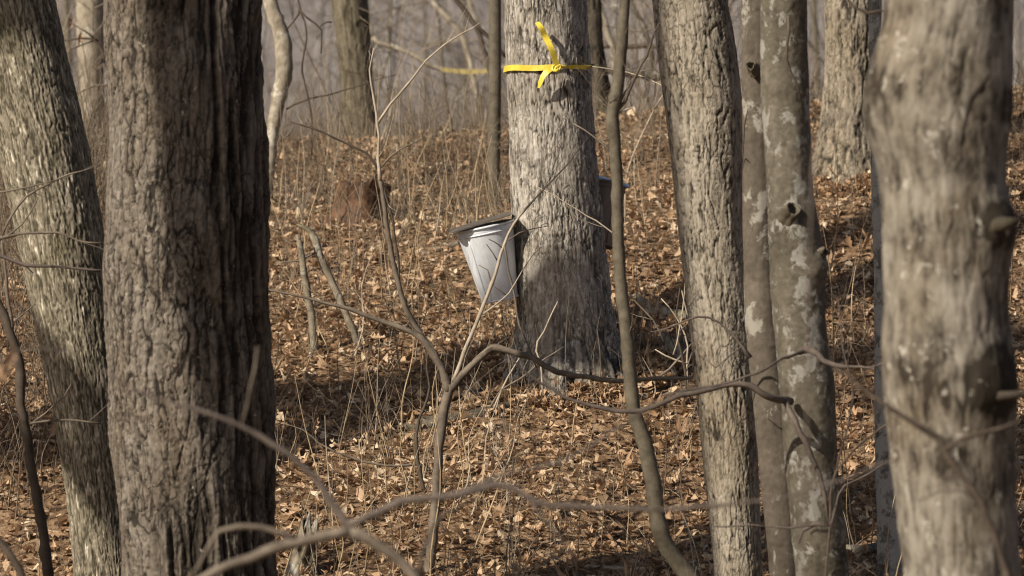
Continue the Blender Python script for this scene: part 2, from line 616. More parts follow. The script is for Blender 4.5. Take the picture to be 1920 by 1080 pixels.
def bark_maple(th, z, R, seed):
    d1, r1 = bark_fissured(th, z, R, seed, 46, 6.5, 0.007, 0.15, 0.9, 0.075)
    d2, r2 = bark_fissured(th, z, R, seed + 5, 25, 4.5, 0.017, 0.4, 1.1, 0.13)
    k = np.exp(-np.maximum(z - 1.28, 0) / 0.22) * 0.95
    k = np.clip(k + 0.75 * sstep(0.55, 1.0, (th + PI) % (2 * PI) - PI) * sstep(2.4, 2.0, (th + PI) % (2 * PI) - PI), 0, 1)
    return d1 * (1 - k) + d2 * k, r1 * (1 - k) + r2 * k


def bark_netted(th, z, R, seed, fh=70, fv=11, deep=0.005):
    sh = 0.8 * np.sin(th * 1.0)
    c1, n1 = crack(th, z + 0.02 * sh, R, fh, fv, seed, 0.12, 0.4)
    c2, n2 = crack(th, z, R, fh * 1.7, fv * 2.1, seed + 7, 0.2)
    hf = fbm(*cyl(th, z, R * 130, 70), 2, seed + 9)
    br = sstep(0.22, 0.62, vnoise(*cyl(th, z, R * fh * 1.25, fv * 1.7), seed + 31)) * sstep(-0.1, 0.4, vnoise(*cyl(th, z, R * 9, 6), seed + 33) + 0.2)
    lo = fbm(*cyl(th, z, R * 5, 3), 2, seed + 4)
    k = np.clip(c1 + 0.4 * c2, 0, 1)
    rel = 0.50 - 0.40 * k + 0.14 * n1 + 0.52 * br + 0.2 * hf + 0.12 * lo
    return -deep * k + deep * 0.5 * br + deep * 0.3 * n1 + deep * 0.15 * hf, np.clip(rel, 0, 1)


def bark_shaggy(th, z, R, seed):
    """flaky plates on the sunny side, long deep furrows on the other; theta runs from the front to the right"""
    t = (th + PI) % (2 * PI) - PI
    lowz = vnoise(0.3, 0.1, z * 2.2, seed)
    wob = 0.35 * fbm(*cyl(th, z, R * 5, 2.6), 2, seed + 31)
    zm = z - CZ
    furrow = sstep(-0.15, 0.85, t + wob - 0.25 * lowz - 0.1 + 0.55 * sstep(0.0, 0.5, zm)) * (1 - sstep(2.2, 2.7, t))
    furrow = np.maximum(furrow, sstep(-0.45, -0.85, zm + 0.2 * wob) * sstep(-0.75, -0.2, t))
    # flakes
    c1, n1 = crack(th, z, R, 24, 5.0, seed, 0.038, 0.6)
    c2, n2 = crack(th, z, R, 40, 17, seed + 3, 0.055, 0.8)
    c5, n5 = crack(th, z, R, 18, 3.2, seed + 5, 0.045, 0.4)
    vis = sstep(-0.25, 0.35, fbm(*cyl(th, z, R * 7, 4), 2, seed + 6))
    hf = fbm(*cyl(th, z, R * 70, 60), 4, seed + 9)
    st = vnoise(*cyl(th, z, R * 60, 14), seed + 8)
    ka = np.clip(c1 * vis + 0.7 * c2 * (1 - 0.3 * vis) + 0.9 * c5, 0, 1)
    d_a = -0.0065 * ka + 0.0012 * n2 + 0.003 * hf + 0.0015 * n1
    r_a = np.clip(0.60 - 0.6 * ka + 0.14 * st + 0.26 * hf + 0.16 * n2, 0, 1)
    # furrows: long warped ridges
    k1, q1 = crack(th, z, R, 17, 1.6, seed + 12, 0.20, 0.5)
    k2, q2 = crack(th, z, R, 36, 4.5, seed + 15, 0.16, 0.4)
    k3, q3 = crack(th, z, R, 26, 14, seed + 17, 0.08, 0.5)
    kb = np.clip(0.85 * k1 + 0.45 * k2 + 0.2 * k3, 0, 1.1)
    d_b = -0.024 * k1 - 0.008 * k2 + 0.012 * q1 + 0.004 * q2 + 0.003 * hf
    r_b = np.clip(0.58 - 0.52 * kb + 0.14 * st + 0.14 * hf, 0, 1)
    return d_a * (1 - furrow) + d_b * furrow, r_a * (1 - furrow) + r_b * furrow


def bark_smooth(th, z, R, seed, amp=0.004, rings=0.5):
    lo = fbm(*cyl(th, z, R * 7, 5), 3, seed)
    hf = fbm(*cyl(th, z, R * 50, 70), 3, seed + 3)
    ring = np.exp(-((vnoise(0.5 + np.cos(th) * 0.3, 0.2, z * 7, seed + 5)) / 0.05) ** 2) * sstep(-0.2, 0.4, vnoise(*cyl(th, z, 3, 6), seed + 6))
    return amp * lo + amp * 0.3 * hf - 0.0025 * rings * ring, np.clip(0.5 + 0.3 * lo + 0.2 * hf - 0.35 * ring * rings, 0, 1)


def bark_soft(th, z, R, seed):
    n = int(round(2 * PI * R / 0.03))
    wx = 0.8 * fbm(*cyl(th, z, R * 8, 5), 3, seed)
    f1, f2, cid = worley(th / (2 * PI) * n + wx, z / 0.22, n, seed)
    e = sstep(0.0, 0.4, f2 - f1)
    lo = fbm(*cyl(th, z, R * 10, 10), 3, seed + 3)
    hf = fbm(*cyl(th, z, R * 50, 30), 3, seed + 4)
    d2, r2 = bark_fissured(th, z, R, seed + 60, 30, 5, 0.005, 0.1, 0.55, 0.1)
    return d2 + 0.004 * lo, np.clip(0.12 * e - 0.12 + 0.5 + 0.75 * (r2 - 0.5) + 0.26 * lo + 0.15 * hf, 0, 1)


def trunk(tree, rows, d, fn, mat, seed=1, dz=0.0055, da=0.0052, lean_d=0.0, top=3.0, flare=0.0, flare_h=0.10, lobes=5, bumps=(), name='trunk',
          shape=0.03, side=None, lob_ph=0.0):
    """a trunk whose outline passes through photo rows (y, x left, x right); bumps: (x px, y px, radius m, height m) burls"""
    rows = sorted(rows)
    yy = np.array([r[0] for r in rows], float)
    zc = CZ + (540 - yy) * K * d
    cx = np.array([((r[1] + r[2]) / 2 - 960) * K * d for r in rows])
    rr = np.array([(r[2] - r[1]) / 2 * K * d for r in rows])
    o = np.argsort(zc)
    zc, cx, rr = zc[o], cx[o], rr[o]
    zg = float(gz(cx[0], d))
    ztop = zc[-1] + top
    # continue below and above the rows
    s0 = (cx[1] - cx[0]) / (zc[1] - zc[0])
    s1 = (cx[-1] - cx[-3]) / (zc[-1] - zc[-3])
    if zg - 0.2 < zc[0]:
        z0 = zg - 0.2
        cx = np.r_[cx[0] + s0 * (z0 - zc[0]) * 0.5, cx]
        rr = np.r_[rr[0] * 1.06, rr]
        zc = np.r_[z0, zc]
    zc = np.r_[zc, zc[-1] + top * 0.5, ztop]
    cx = np.r_[cx, cx[-1] + s1 * top * 0.4, cx[-1] + s1 * top * 0.7]
    rr = np.r_[rr, rr[-1] * 0.88, rr[-1] * 0.7]
    zlo = max(zc[0], CZ - 545 * K * d - 0.10)
    zhi = CZ + 545 * K * d + 0.12
    z = np.r_[np.arange(zc[0], zlo, 0.06), np.arange(zlo, min(zhi, ztop), dz), np.arange(zhi, ztop, 0.08)]
    Q = np.stack((cx, rr), -1)
    cxi = np.interp(z, zc, cx)
    rri = np.interp(z, zc, rr)
    k = max(3, int(0.10 / dz)) | 1
    sm = lambda a: np.convolve(np.pad(a, k, mode='edge'), np.ones(k) / k, 'same')[k:-k]
    cxi, rri = sm(cxi), sm(rri)
    R0 = float(np.median(rr))
    ncol = int(2 * PI * R0 / da * 0.72)
    u = np.arange(ncol) / ncol
    th = 2 * PI * u - 0.5 * np.sin(2 * PI * u)          # columns crowd to the front (theta 0 faces the camera)
    TH, Z = np.meshgrid(th, z)
    disp, rel = fn(TH, Z, R0, seed)
    low = shape * R0 * (fbm(*cyl(TH, Z, 1.6, 2.6), 2, seed + 40))
    R = rri[:, None] + disp + low
    if flare:
        f = np.exp(-np.maximum(Z - zg, 0) / flare_h)
        R = R * (1 + flare * f * (0.55 + 0.75 * np.clip(np.cos(lobes * TH + lob_ph + 1.5 * np.sin(TH + seed)), -0.4, 1)))
    dyc = lean_d * (z - zg)
    X = cxi[:, None] + R * np.sin(TH)
    Y = d + dyc[:, None] - R * np.cos(TH)
    for bx, by, br, bh, *dk in bumps:
        c = P(bx, by, d)
        dx, dzz = (X - c[0]), (Z - c[2])
        front = np.cos(TH) > -0.2
        g = np.exp(-(dx * dx + dzz * dzz * 0.7) / (br * br)) * bh * front
        if dk:
            rel = rel - dk[0] * sstep(0.15, 0.8, g / abs(bh) * (0.9 + 0.5 * vnoise(X * 25, Y * 25, Z * 25, 5))) * 1.1
        X = X + g * np.sin(TH)
        Y = Y - g * np.cos(TH)
    V = np.stack((X, Y, Z), -1).reshape(-1, 3)
    nr = len(z)
    i, j = np.meshgrid(np.arange(nr - 1), np.arange(ncol), indexing='ij')
    j2 = (j + 1) % ncol
    F = np.stack((i * ncol + j, i * ncol + j2, (i + 1) * ncol + j2, (i + 1) * ncol + j), -1).reshape(-1, 4)
    part(name, V, F, mat, tree, attrs={'relief': rel.ravel()})
    return dict(z=z, cx=cxi, r=rri, d=d, zg=zg, top=(cxi[-1], d + dyc[-1], z[-1]), rtop=rri[-1])


def limbs_above(tree, T, mat, seed, n=2):
    """the boughs over the top of the picture"""
    rs = np.random.default_rng(seed)
    x, y, z = T['top']
    for k in range(n):
        out = []
        a = rs.uniform(0, 2 * PI)
        grow((x, y, z - 0.15), (math.cos(a) * 0.6, math.sin(a) * 0.6, 1), T['rtop'] * 0.75, 2.2, 2, rs, out, sides=7, kids=(1, 3))
        V, F = merge(out)
        part('limb', V, F, mat, tree)


def tree(name, rows, d, label, mat, fn, limbs=2, **kw):
    rows = sorted(rows)
    yb = rows[-1]
    xb = ((yb[1] + yb[2]) / 2 - 960) * K * d
    t = thing(name, (xb, d, float(gz(xb, d))), label, 'tree', 'trees of the wood')
    T = trunk(t, rows, d, fn, mat, **kw)
    if limbs:
        limbs_above(t, T, mat, kw.get('seed', 1) + 70, limbs)
    return t, T

# ------------------------------------------------------------------ the large trunks
tA, TA = tree('old_maple', [(0, 197, 494), (100, 199, 497), (200, 204, 500), (300, 203, 502), (360, 198, 507), (420, 194, 508), (500, 190, 508), (600, 195, 510),
                            (700, 200, 514), (800, 206, 517), (900, 216, 519), (1000, 226, 521), (1080, 232, 522)], 16.6,
              'thick shaggy furrowed trunk with a broad shadow band, left of the bucket', M['shag'], bark_shaggy,
              seed=3, dz=0.0046, da=0.0046, shape=0.045, flare=0.12, flare_h=0.2)
tB, TB = tree('leaning_ash', [(0, -72, 105), (100, -48, 127), (200, -25, 150), (300, -3, 172), (400, 20, 190), (500, 42, 205), (600, 63, 220), (700, 84, 232),
                              (800, 104, 243), (900, 119, 253), (1000, 132, 262), (1080, 141, 268)], 18.6,
              'leaning pale trunk with fine netted bark at the left edge, partly behind the shaggy trunk', M['ash'], bark_netted,
              seed=5, dz=0.0048, da=0.0042, flare=0.15, shape=0.02)
tC, TC = tree('tapped_maple', [(0, 945, 1100), (100, 948, 1106), (200, 953, 1113), (300, 955, 1122), (400, 961, 1131), (500, 966, 1141), (580, 969, 1150),
                               (640, 966, 1160), (690, 955, 1180), (740, 944, 1198)], 20.0,
              'grey maple tied with yellow tape, silver bucket hung on its left side', M['maple'],
              bark_maple,
              seed=8, dz=0.0048, da=0.0042, flare=0.2, flare_h=0.11, lobes=7, shape=0.03)
tD, TD = tree('scaly_oak', [(0, 1222, 1366), (100, 1232, 1382), (200, 1245, 1393), (300, 1258, 1394), (400, 1268, 1394), (500, 1280, 1400), (600, 1290, 1408),
                            (700, 1302, 1414), (800, 1312, 1419), (900, 1322, 1423), (1000, 1333, 1427), (1080, 1341, 1430)], 17.4,
              'straight tan trunk with small scaly plates, right of the trunk tied with yellow tape', M['scaly'],
              lambda th, z, R, s: bark_fissured(th, z, R, s, 44, 6.0, 0.006, 0.45, 0.9, 0.06),
              seed=12, dz=0.0045, da=0.004, flare=0.1)
tE, TE = tree('slim_beech', [(0, 1389, 1452), (150, 1391, 1450), (300, 1392, 1450), (450, 1394, 1452), (600, 1396, 1462), (800, 1416, 1482), (950, 1430, 1494), (1080, 1442, 1504)], 17.15,
              'slim brown smooth stem squeezed between the scaly tan trunk and the lichen patched trunk', M['stem_brown'], lambda th, z, R, s: bark_smooth(th, z, R, s, 0.003, 0.6),
              seed=15, dz=0.007, da=0.006)
tF, TF = tree('lichen_beech', [(0, 1425, 1513), (100, 1426, 1515), (200, 1429, 1517), (300, 1434, 1520), (380, 1438, 1527), (450, 1441, 1540), (520, 1443, 1546), (600, 1450, 1549),
                               (700, 1458, 1558), (800, 1465, 1566), (900, 1475, 1574), (1000, 1485, 1584), (1080, 1494, 1593)], 16.4,
              'smooth olive grey trunk with pale lichen patches and a broken branch stub', M['smooth'], lambda th, z, R, s: bark_smooth(th, z, R, s, 0.005, 0.5),
              seed=19, dz=0.005, da=0.0045, bumps=[(1488, 425, 0.05, 0.012), (1536, 500, 0.035, 0.014), (1555, 720, 0.05, 0.01)])
tG, TG = tree('knotty_maple', [(0, 1658, 1902), (60, 1652, 1901), (110, 1634, 1900), (170, 1622, 1900), (240, 1622, 1895), (290, 1638, 1889), (340, 1650, 1887), (400, 1652, 1890), (450, 1654, 1898), (550, 1656, 1891),
                               (650, 1654, 1893), (740, 1658, 1900), (850, 1669, 1902), (950, 1681, 1906), (1080, 1696, 1914)], 12.9,
              'blurred thick grey trunk with dark knots at the right edge of the picture', M['soft'], bark_soft,
              seed=23, dz=0.0055, da=0.005, shape=0.015, bumps=[(1868, 420, 0.055, 0.025, 0.9), (1862, 715, 0.08, 0.022, 0.85), (1725, 680, 0.09, 0.008, 0.22), (1770, 855, 0.05, 0.014, 0.45), (1632, 195, 0.08, 0.008, 0.25), (1790, 60, 0.05, 0.004, 0.15), (1885, 200, 0.05, 0.004, 0.3), (1800, 740, 0.07, 0.006, 0.3)])
tH, TH_ = tree('far_oak', [(0, 1546, 1652), (100, 1546, 1653), (200, 1541, 1658), (270, 1534, 1664), (320, 1524, 1676), (350, 1514, 1688)], ground_hit(1600, 352),
               'tan scaly trunk with a flared foot standing up the bank behind the lichen patched trunk', M['scaly'],
               lambda th, z, R, s: bark_fissured(th, z, R, s, 34, 6, 0.009), seed=27, dz=0.007, da=0.007, flare=0.22, flare_h=0.12)
tI, TI = tree('bank_top_oak', [(0, 619, 690), (60, 627, 695), (120, 634, 699), (200, 641, 705), (255, 640, 712)], ground_hit(676, 258),
              'grey brown trunk at the top of the bank, leaning left, between two thin pale stems', M['far'],
              lambda th, z, R, s: bark_fissured(th, z, R, s, 36, 4, 0.007), seed=31, dz=0.008, da=0.008, flare=0.15)
tJ, TJ = tree('straight_sapling', [(0, 916, 940), (130, 916, 940), (250, 915, 939), (392, 913, 938)], ground_hit(926, 394),
              'straight slim brown sapling just left of the trunk tied with yellow tape', M['sapling'], lambda th, z, R, s: bark_smooth(th, z, R, s, 0.001, 0.3), limbs=1, seed=33, dz=0.012, da=0.008)
tM, TM = tree('dark_maple', [(0, 1096, 1128), (80, 1098, 1131), (140, 1098, 1140), (190, 1096, 1152), (224, 1092, 1166)], ground_hit(1130, 226),
              'dark mossy trunk close behind the trunk tied with yellow tape', M['dark'], lambda th, z, R, s: bark_fissured(th, z, R, s, 36, 5, 0.006), seed=37, dz=0.009, da=0.009, flare=0.3)
tN, TN = tree('pale_birch', [(0, 143, 196), (150, 145, 196), (300, 150, 200), (420, 150, 200)], 27.5,
              'out of focus pale trunk seen between the leaning trunk and the shaggy trunk', M['beige'], lambda th, z, R, s: bark_soft(th, z, R, s), seed=41, dz=0.02, da=0.02)
tO, TO = tree('lichen_pole', [(0, 1628, 1650), (300, 1632, 1660), (480, 1638, 1668), (700, 1640, 1676), (900, 1642, 1684), (1080, 1645, 1692)], 17.9,
              'narrow trunk crusted with whitish lichen, mostly hidden by the blurred knotty trunk', M['pale_lichen'], lambda th, z, R, s: bark_smooth(th, z, R, s, 0.003, 0.2), seed=43, dz=0.007, da=0.006)

# broken stub on the lichen patched trunk: a rolled rim round a rotten hollow
def stub(tree_, x, y, d, r, mat, dirv, label, ln=0.055):
    c = P(x, y, d)
    dv = np.array(dirv, float)
    dv /= np.linalg.norm(dv)
    prof = [(0.0, 1.5), (0.25, 1.22), (0.55, 1.02), (0.85, 1.0), (1.0, 0.88), (0.97, 0.7), (0.7, 0.6), (0.35, 0.5)]
    C = np.array([c + dv * ln * (p[0] - 0.35) for p in prof])
    V, F = tube(C + np.linspace(0, 1e-4, len(C))[:, None] * dv, np.array([p[1] for p in prof]) * r, 18)
    a = np.cross(dv, (0, 0, 1)); a /= np.linalg.norm(a)
    b = np.cross(a, dv)
    V = []
    ns = 20
    for (t, q) in prof + [(0.3, 0.02)]:
        for k in range(ns):
            ph = 2 * PI * k / ns
            wv = 1 + 0.16 * math.sin(3 * ph + 1) + 0.1 * math.sin(7 * ph)
            V.append(c + dv * ln * (t - 0.35) * (1 + 0.25 * math.sin(2 * ph + 0.5) * (t > 0.5)) + (a * math.cos(ph) + b * math.sin(ph)) * r * q * wv)
    n = len(prof) + 1
    F = [(i * ns + k, i * ns + (k + 1) % ns, (i + 1) * ns + (k + 1) % ns, (i + 1) * ns + k) for i in range(n - 1) for k in range(ns)]
    part('branch_stub', np.array(V), np.array(F), mat, tree_, label=label, attrs={'relief': np.full(len(V), 0.6)})


stub(tF, 1478, 400, 16.32, 0.026, M['sapling'], (0.42, -0.75, 0.5), 'broken rolled branch stub round a dark hollow')
stub(tF, 1535, 474, 16.36, 0.016, M['sapling'], (0.75, -0.6, 0.25), 'small curled branch stub', 0.045)
stub(tE, 1412, 128, 17.08, 0.017, M['sapling'], (-0.3, -0.8, 0.35), None, 0.04)
V, F = path_mesh([(1848, 742, 16, 12.78), (1880, 744, 12, 12.76), (1915, 742, 9, 12.76), (1945, 735, 6, 12.8)], seed=4)
part('branch_stub', V, F, M['dark'], tG, attrs={'relief': np.full(len(V), 0.5)})
V, F = path_mesh([(1856, 425, 26, 12.80), (1884, 418, 16, 12.74), (1906, 412, 8, 12.74)], seed=5)
part('branch_stub', V, F, M['dark'], tG, attrs={'relief': np.full(len(V), 0.4)})
# long scar cracks on the shaggy trunk: strips of lifted bark
for q in ([(210, 335, 5), (222, 305, 8), (238, 272, 8), (250, 246, 4)], [(216, 622, 3), (228, 590, 6), (240, 560, 4)], [(224, 235, 4), (231, 190, 6), (229, 130, 5), (217, 85, 4)]):
    V, F = path_mesh(q, 16.42, seed=len(q) + int(q[0][0]), sides=6)
    V[:, 1] = np.interp(V[:, 0], [P(195, 0, 16.5)[0], P(260, 0, 16.5)[0]], [16.62, 16.415]) + (V[:, 1] - 16.42) * 0.5
    part('bark_strip', V, F, M['shag'], tA, attrs={'relief': np.full(len(V), 0.05)}, label='dark weathered strip of lifted bark')


# roots spreading from the foot of the tapped maple
def root(t, pts, mat, seed):
    Q = []
    for (x, y, r, lift) in pts:
        d = ground_hit(x, y)
        c = P(x, y, d)
        Q.append((c[0], c[1], float(gz(c[0], c[1])) + lift, r * K * d))
    Q = np.array(Q)
    c = catmull(Q, 26)
    V, F = tube(c[:, :3], c[:, 3], 12, 0.18, seed)
    part('root', V, F, mat, t, attrs={'relief': 0.5 + 0.4 * vnoise(V[:, 0] * 30, V[:, 1] * 30, V[:, 2] * 30)})


root(tC, [(1060, 712, 28, 0.03), (1050, 730, 24, 0.0), (1030, 765, 12, -0.02)], M['maple'], 4)
root(tC, [(1115, 680, 34, 0.06), (1150, 706, 25, 0.03), (1185, 722, 15, 0.0), (1225, 735, 8, -0.02)], M['maple'], 5)
root(tC, [(985, 682, 30, 0.06), (958, 708, 23, 0.03), (925, 728, 15, 0.0), (890, 742, 8, -0.02)], M['maple'], 6)


# ------------------------------------------------------------------ thin stems and saplings
def stem_thing(name, label, cat, base_px, parts, group=None, d=None):
    """parts: (part name, material, points, extra dict)"""
    d = d if d is not None else ground_hit(*base_px)
    c = P(base_px[0], base_px[1], d)
    t = thing(name, (c[0], d, float(gz(c[0], d))), label, cat, group)
    fine = []
    for k, (pn, mat, pts, kw) in enumerate(parts):
        dd = kw.pop('d', d)
        V, F = path_mesh(pts, dd, seed=k + int(base_px[0]), **kw)
        part(pn, V, F, mat, t, attrs={'relief': np.clip(0.5 + 0.5 * vnoise(V[:, 0] * 40, V[:, 1] * 40, V[:, 2] * 40), 0, 1)})
        if kw.get('sides', 7) >= 8 or pn in ('branch', 'stem'):
            c, r = path(pts, dd, **{k2: v for k2, v in kw.items()})[:2]
            rs = np.random.default_rng(k * 7 + abs(int(base_px[0])))
            L = np.linalg.norm(np.diff(c, axis=0), axis=1).sum()
            for q in range(int(L * 5)):
                i = rs.integers(1, len(c) - 1)
                tg = c[i + 1] - c[i - 1]
                tg /= np.linalg.norm(tg)
                if c[i][2] < CZ - 560 * K * c[i][1] or c[i][2] > CZ + 600 * K * c[i][1]:
                    continue
                dv = tg * 0.9 + rs.normal(0, 0.6, 3) + np.array((0, 0, 0.25))
                grow(c[i], dv, min(0.0016, r[i] * 0.5), rs.uniform(0.06, 0.26), 1 if rs.random() < 0.4 else 0, rs, fine, sides=3, kids=(0, 2), step=5, minr=0.0006)
    if fine:
        V, F = merge(fine)
        part('fine_twigs', V, F, parts[-1][1], t, kind='stuff', attrs={'relief': np.full(len(V), 0.5)})
    return t


def to_ground(x, d):
    """photo y where the ground lies at distance d under pixel column x"""
    X = (x - 960) * K * d
    return 540 - (float(gz(X, d)) - CZ) / (K * d)


SAP = 'saplings and bare shrubs'
# kinked sapling in front of the tapped maple
stem_thing('kinked_sapling', 'kinked olive brown sapling crossing the right edge of the taped trunk', 'sapling', (1300, 1100), [
    ('trunk', M['sapling'], [(1312, 1105, 22), (1290, 1078, 21), (1252, 1030, 20), (1234, 980, 19.5), (1224, 900, 19), (1205, 820, 18), (1188, 770, 17), (1181, 690, 16), (1172, 600, 15), (1163, 520, 14.5), (1159, 440, 14),
                             (1157, 330, 13.5), (1152, 262, 14), (1148, 215, 16), (1156, 175, 15), (1165, 100, 13.5), (1170, 20, 12.5), (1172, -60, 12), (1178, -300, 10), (1170, -700, 7)], dict(sides=14, step=0.02, wob=0.004, rough=0.06)),
    ('branch', M['twig_dark'], [(1156, 210, 6), (1166, 200, 5), (1182, 165, 4), (1198, 130, 4), (1215, 95, 3.5), (1222, 70, 3), (1240, 40, 2)], dict()),
    ('branch', M['twig_pale'], [(1150, 222, 3), (1170, 207, 3), (1185, 203, 2)], dict()),
    ('branch', M['twig_grey'], [(1160, 200, 3), (1195, 135, 2.4), (1225, 128, 2), (1248, 148, 1.5)], dict()),
], SAP, d=16.85)

# pale crooked stem behind the shaggy trunk
stem_thing('crooked_stem', 'crooked pale blotchy stem bulging out from behind the shaggy trunk', 'sapling', (498, 400), [
    ('trunk', M['beige'], [(494, 420, 14), (500, 370, 13), (506, 310, 13), (512, 240, 15), (522, 190, 17), (533, 130, 20), (532, 85, 20), (518, 40, 18), (506, 0, 17), (492, -60, 16), (480, -300, 13)],
     dict(sides=14, step=0.02, rough=0.06)),
    ('branch', M['twig_dark'], [(536, 205, 3.5), (552, 196, 3), (575, 186, 3), (610, 180, 2.5), (650, 168, 2), (692, 155, 1.6), (745, 138, 1)], dict()),
    ('branch', M['twig_grey'], [(527, 265, 3), (546, 245, 2.4), (552, 230, 1.6)], dict()),
], SAP, d=ground_hit(498, 395))

# forked sapling in the middle
qd = 17.9
stem_thing('forked_sapling', 'bare sapling forking into two wide arms in the middle, below the bucket', 'sapling', (798, 1100), [
    ('trunk', M['twig_grey'], [(792, 1110, 13), (803, 1072, 12.5), (812, 1000, 12), (818, 940, 11.5), (822, 868, 11), (828, 800, 11), (838, 750, 11), (846, 722, 10)], dict(sides=12, step=0.02, rough=0.08)),
    ('branch', M['twig_grey'], [(842, 735, 9), (830, 695, 8.5), (800, 645, 8), (768, 595, 7), (748, 545, 6.5), (738, 490, 6), (724, 420, 5.5), (713, 335, 5)], dict(sides=10, step=0.02)),
    ('branch', M['twig_pale'], [(713, 338, 5), (709, 290, 4.5), (708, 225, 4.2), (701, 180, 3.8), (692, 140, 3), (700, 90, 1.8)], dict()),  # upper leader's sunlit white is put into a pale twig colour
    ('branch', M['twig_pale'], [(708, 230, 4.2), (732, 195, 4), (768, 155, 3.5), (800, 112, 3), (830, 88, 2.4), (862, 68, 2), (905, 40, 1.2)], dict()),
    ('branch', M['twig_dark'], [(713, 325, 4.2), (694, 292, 4), (655, 270, 3.5), (600, 246, 3), (545, 226, 2)], dict()),
    ('branch', M['twig_grey'], [(714, 315, 3), (735, 292, 2.6), (765, 272, 2), (796, 258, 1.2)], dict()),
    ('branch', M['twig_dark'], [(716, 340, 3.5), (733, 400, 3.5), (744, 470, 3.5), (752, 540, 3)], dict()),
    ('branch', M['twig_grey'], [(834, 700, 7.5), (806, 648, 7), (770, 622, 6.5), (720, 603, 6), (660, 582, 5), (590, 562, 4), (505, 543, 3)], dict(sides=9)),
    ('branch', M['twig_grey'], [(843, 730, 9.5), (868, 702, 9), (895, 675, 8.5), (925, 653, 8.5), (960, 660, 8), (1000, 672, 7), (1040, 695, 6.5), (1075, 705, 6), (1130, 712, 6), (1200, 712, 5.5), (1300, 708, 4.5)], dict(sides=10, wob=0.006, step=0.02)),
    ('branch', M['twig_pale'], [(850, 715, 5), (873, 655, 4.8), (906, 575, 4.6), (924, 525, 4.6), (943, 466, 4.4), (958, 430, 4), (975, 404, 3.6), (1008, 370, 2.8), (1060, 312, 2.2), (1104, 258, 1.4)], dict()),
    ('twig', M['twig_grey'], [(947, 462, 3), (953, 505, 3), (963, 550, 3), (973, 605, 2.6), (992, 650, 2.4), (1004, 690, 2)], dict()),
    ('twig', M['twig_grey'], [(952, 450, 2.6), (968, 438, 2.2), (992, 430, 1.8), (1028, 425, 1)], dict()),
    ('twig', M['twig_dark'], [(944, 468, 2), (934, 458, 1.8), (917, 449, 1.4)], dict()),
    ('twig', M['twig_dark'], [(932, 490, 2), (922, 475, 1.6), (911, 458, 1.2)], dict()),
    ('twig', M['twig_grey'], [(920, 545, 2.2), (921, 512, 2), (912, 505, 1.8), (897, 497, 1.2)], dict()),
    ('twig', M['twig_dark'], [(952, 555, 2), (940, 547, 1.8), (928, 538, 1.2)], dict()),
    ('twig', M['twig_pale'], [(905, 590, 2.6), (935, 565, 2.4), (952, 553, 2), (972, 520, 1.6), (1000, 478, 1.2), (1016, 464, 0.8)], dict()),
], SAP, d=qd)

# dark stem beside the forked sapling
stem_thing('dark_shoot', 'thin dark crooked shoot just left of the forked sapling', 'sapling', (805, 1000), [
    ('trunk', M['twig_dark'], [(800, 935, 6), (792, 905, 5.5), (782, 862, 5), (780, 825, 5), (786, 790, 4.5), (800, 755, 4.5), (806, 735, 4), (800, 690, 3), (803, 650, 2)], dict()),
    ('branch', M['twig_grey'], [(782, 870, 4), (740, 874, 4), (690, 868, 3.5), (640, 852, 3), (600, 832, 2.5), (570, 806, 2), (530, 795, 1.4)], dict()),
], SAP, d=ground_hit(800, 938))

# dark stem at the left edge
stem_thing('dark_sapling', 'dark brown curving sapling in front of the leaf litter at the far left', 'sapling', (92, 1110), [
    ('trunk', M['twig_dark'], [(96, 1120, 14), (88, 1060, 13), (78, 980, 12), (62, 890, 11), (47, 800, 11), (38, 745, 11), (38, 690, 12), (24, 640, 11), (6, 590, 11), (-20, 540, 10), (-60, 380, 9)], dict(sides=12, step=0.02)),
    ('branch', M['twig_grey'], [(45, 795, 4), (80, 790, 3.6), (130, 788, 3.2), (190, 794, 2.6)], dict()),
    ('twig', M['twig_grey'], [(62, 790, 2.8), (100, 762, 2.4), (120, 745, 2), (134, 720, 1.4)], dict()),
    ('branch', M['twig_grey'], [(22, 635, 6), (20, 600, 5), (12, 540, 4.5), (8, 480, 4), (4, 450, 3.5)], dict()),
    ('twig', M['twig_grey'], [(20, 610, 3), (40, 590, 2.6), (66, 570, 2)], dict()),
], SAP, d=17.2)

# twiggy shrub reaching across the leaning trunk
stem_thing('bare_shrub', 'pale twiggy shrub reaching in from the left across the leaning trunk', 'shrub', (-60, 1110), [
    ('stem', M['twig_grey'], [(-70, 1120, 9), (-60, 900, 8), (-40, 700, 7), (-20, 560, 6), (-8, 455, 5.5), (0, 446, 5)], dict(sides=9)),
    ('branch', M['twig_grey'], [(-4, 447, 5), (14, 444, 5), (30, 438, 4.5), (70, 437, 4.2), (115, 438, 3.4), (135, 445, 3.2), (152, 454, 3), (190, 456, 2.6)], dict()),
    ('branch', M['twig_grey'], [(2, 445, 4), (20, 405, 3.6), (38, 380, 3.4), (75, 352, 3), (120, 330, 2.4), (175, 314, 1.8)], dict()),
    ('branch', M['twig_grey'], [(16, 440, 3), (40, 420, 2.6), (58, 395, 2.4), (70, 370, 2)], dict()),
    ('branch', M['twig_mauve'], [(-20, 470, 5), (15, 483, 5), (45, 494, 4.6), (100, 499, 4.2), (150, 503, 4), (192, 506, 3.4)], dict()),
    ('twig', M['twig_dark'], [(8, 450, 3), (25, 470, 2.6), (40, 490, 2.2), (62, 512, 1.6)], dict()),
    ('branch', M['twig_grey'], [(-10, 362, 3), (30, 354, 2.6), (70, 345, 2.2), (110, 336, 1.6)], dict()),
], SAP, d=17.0)
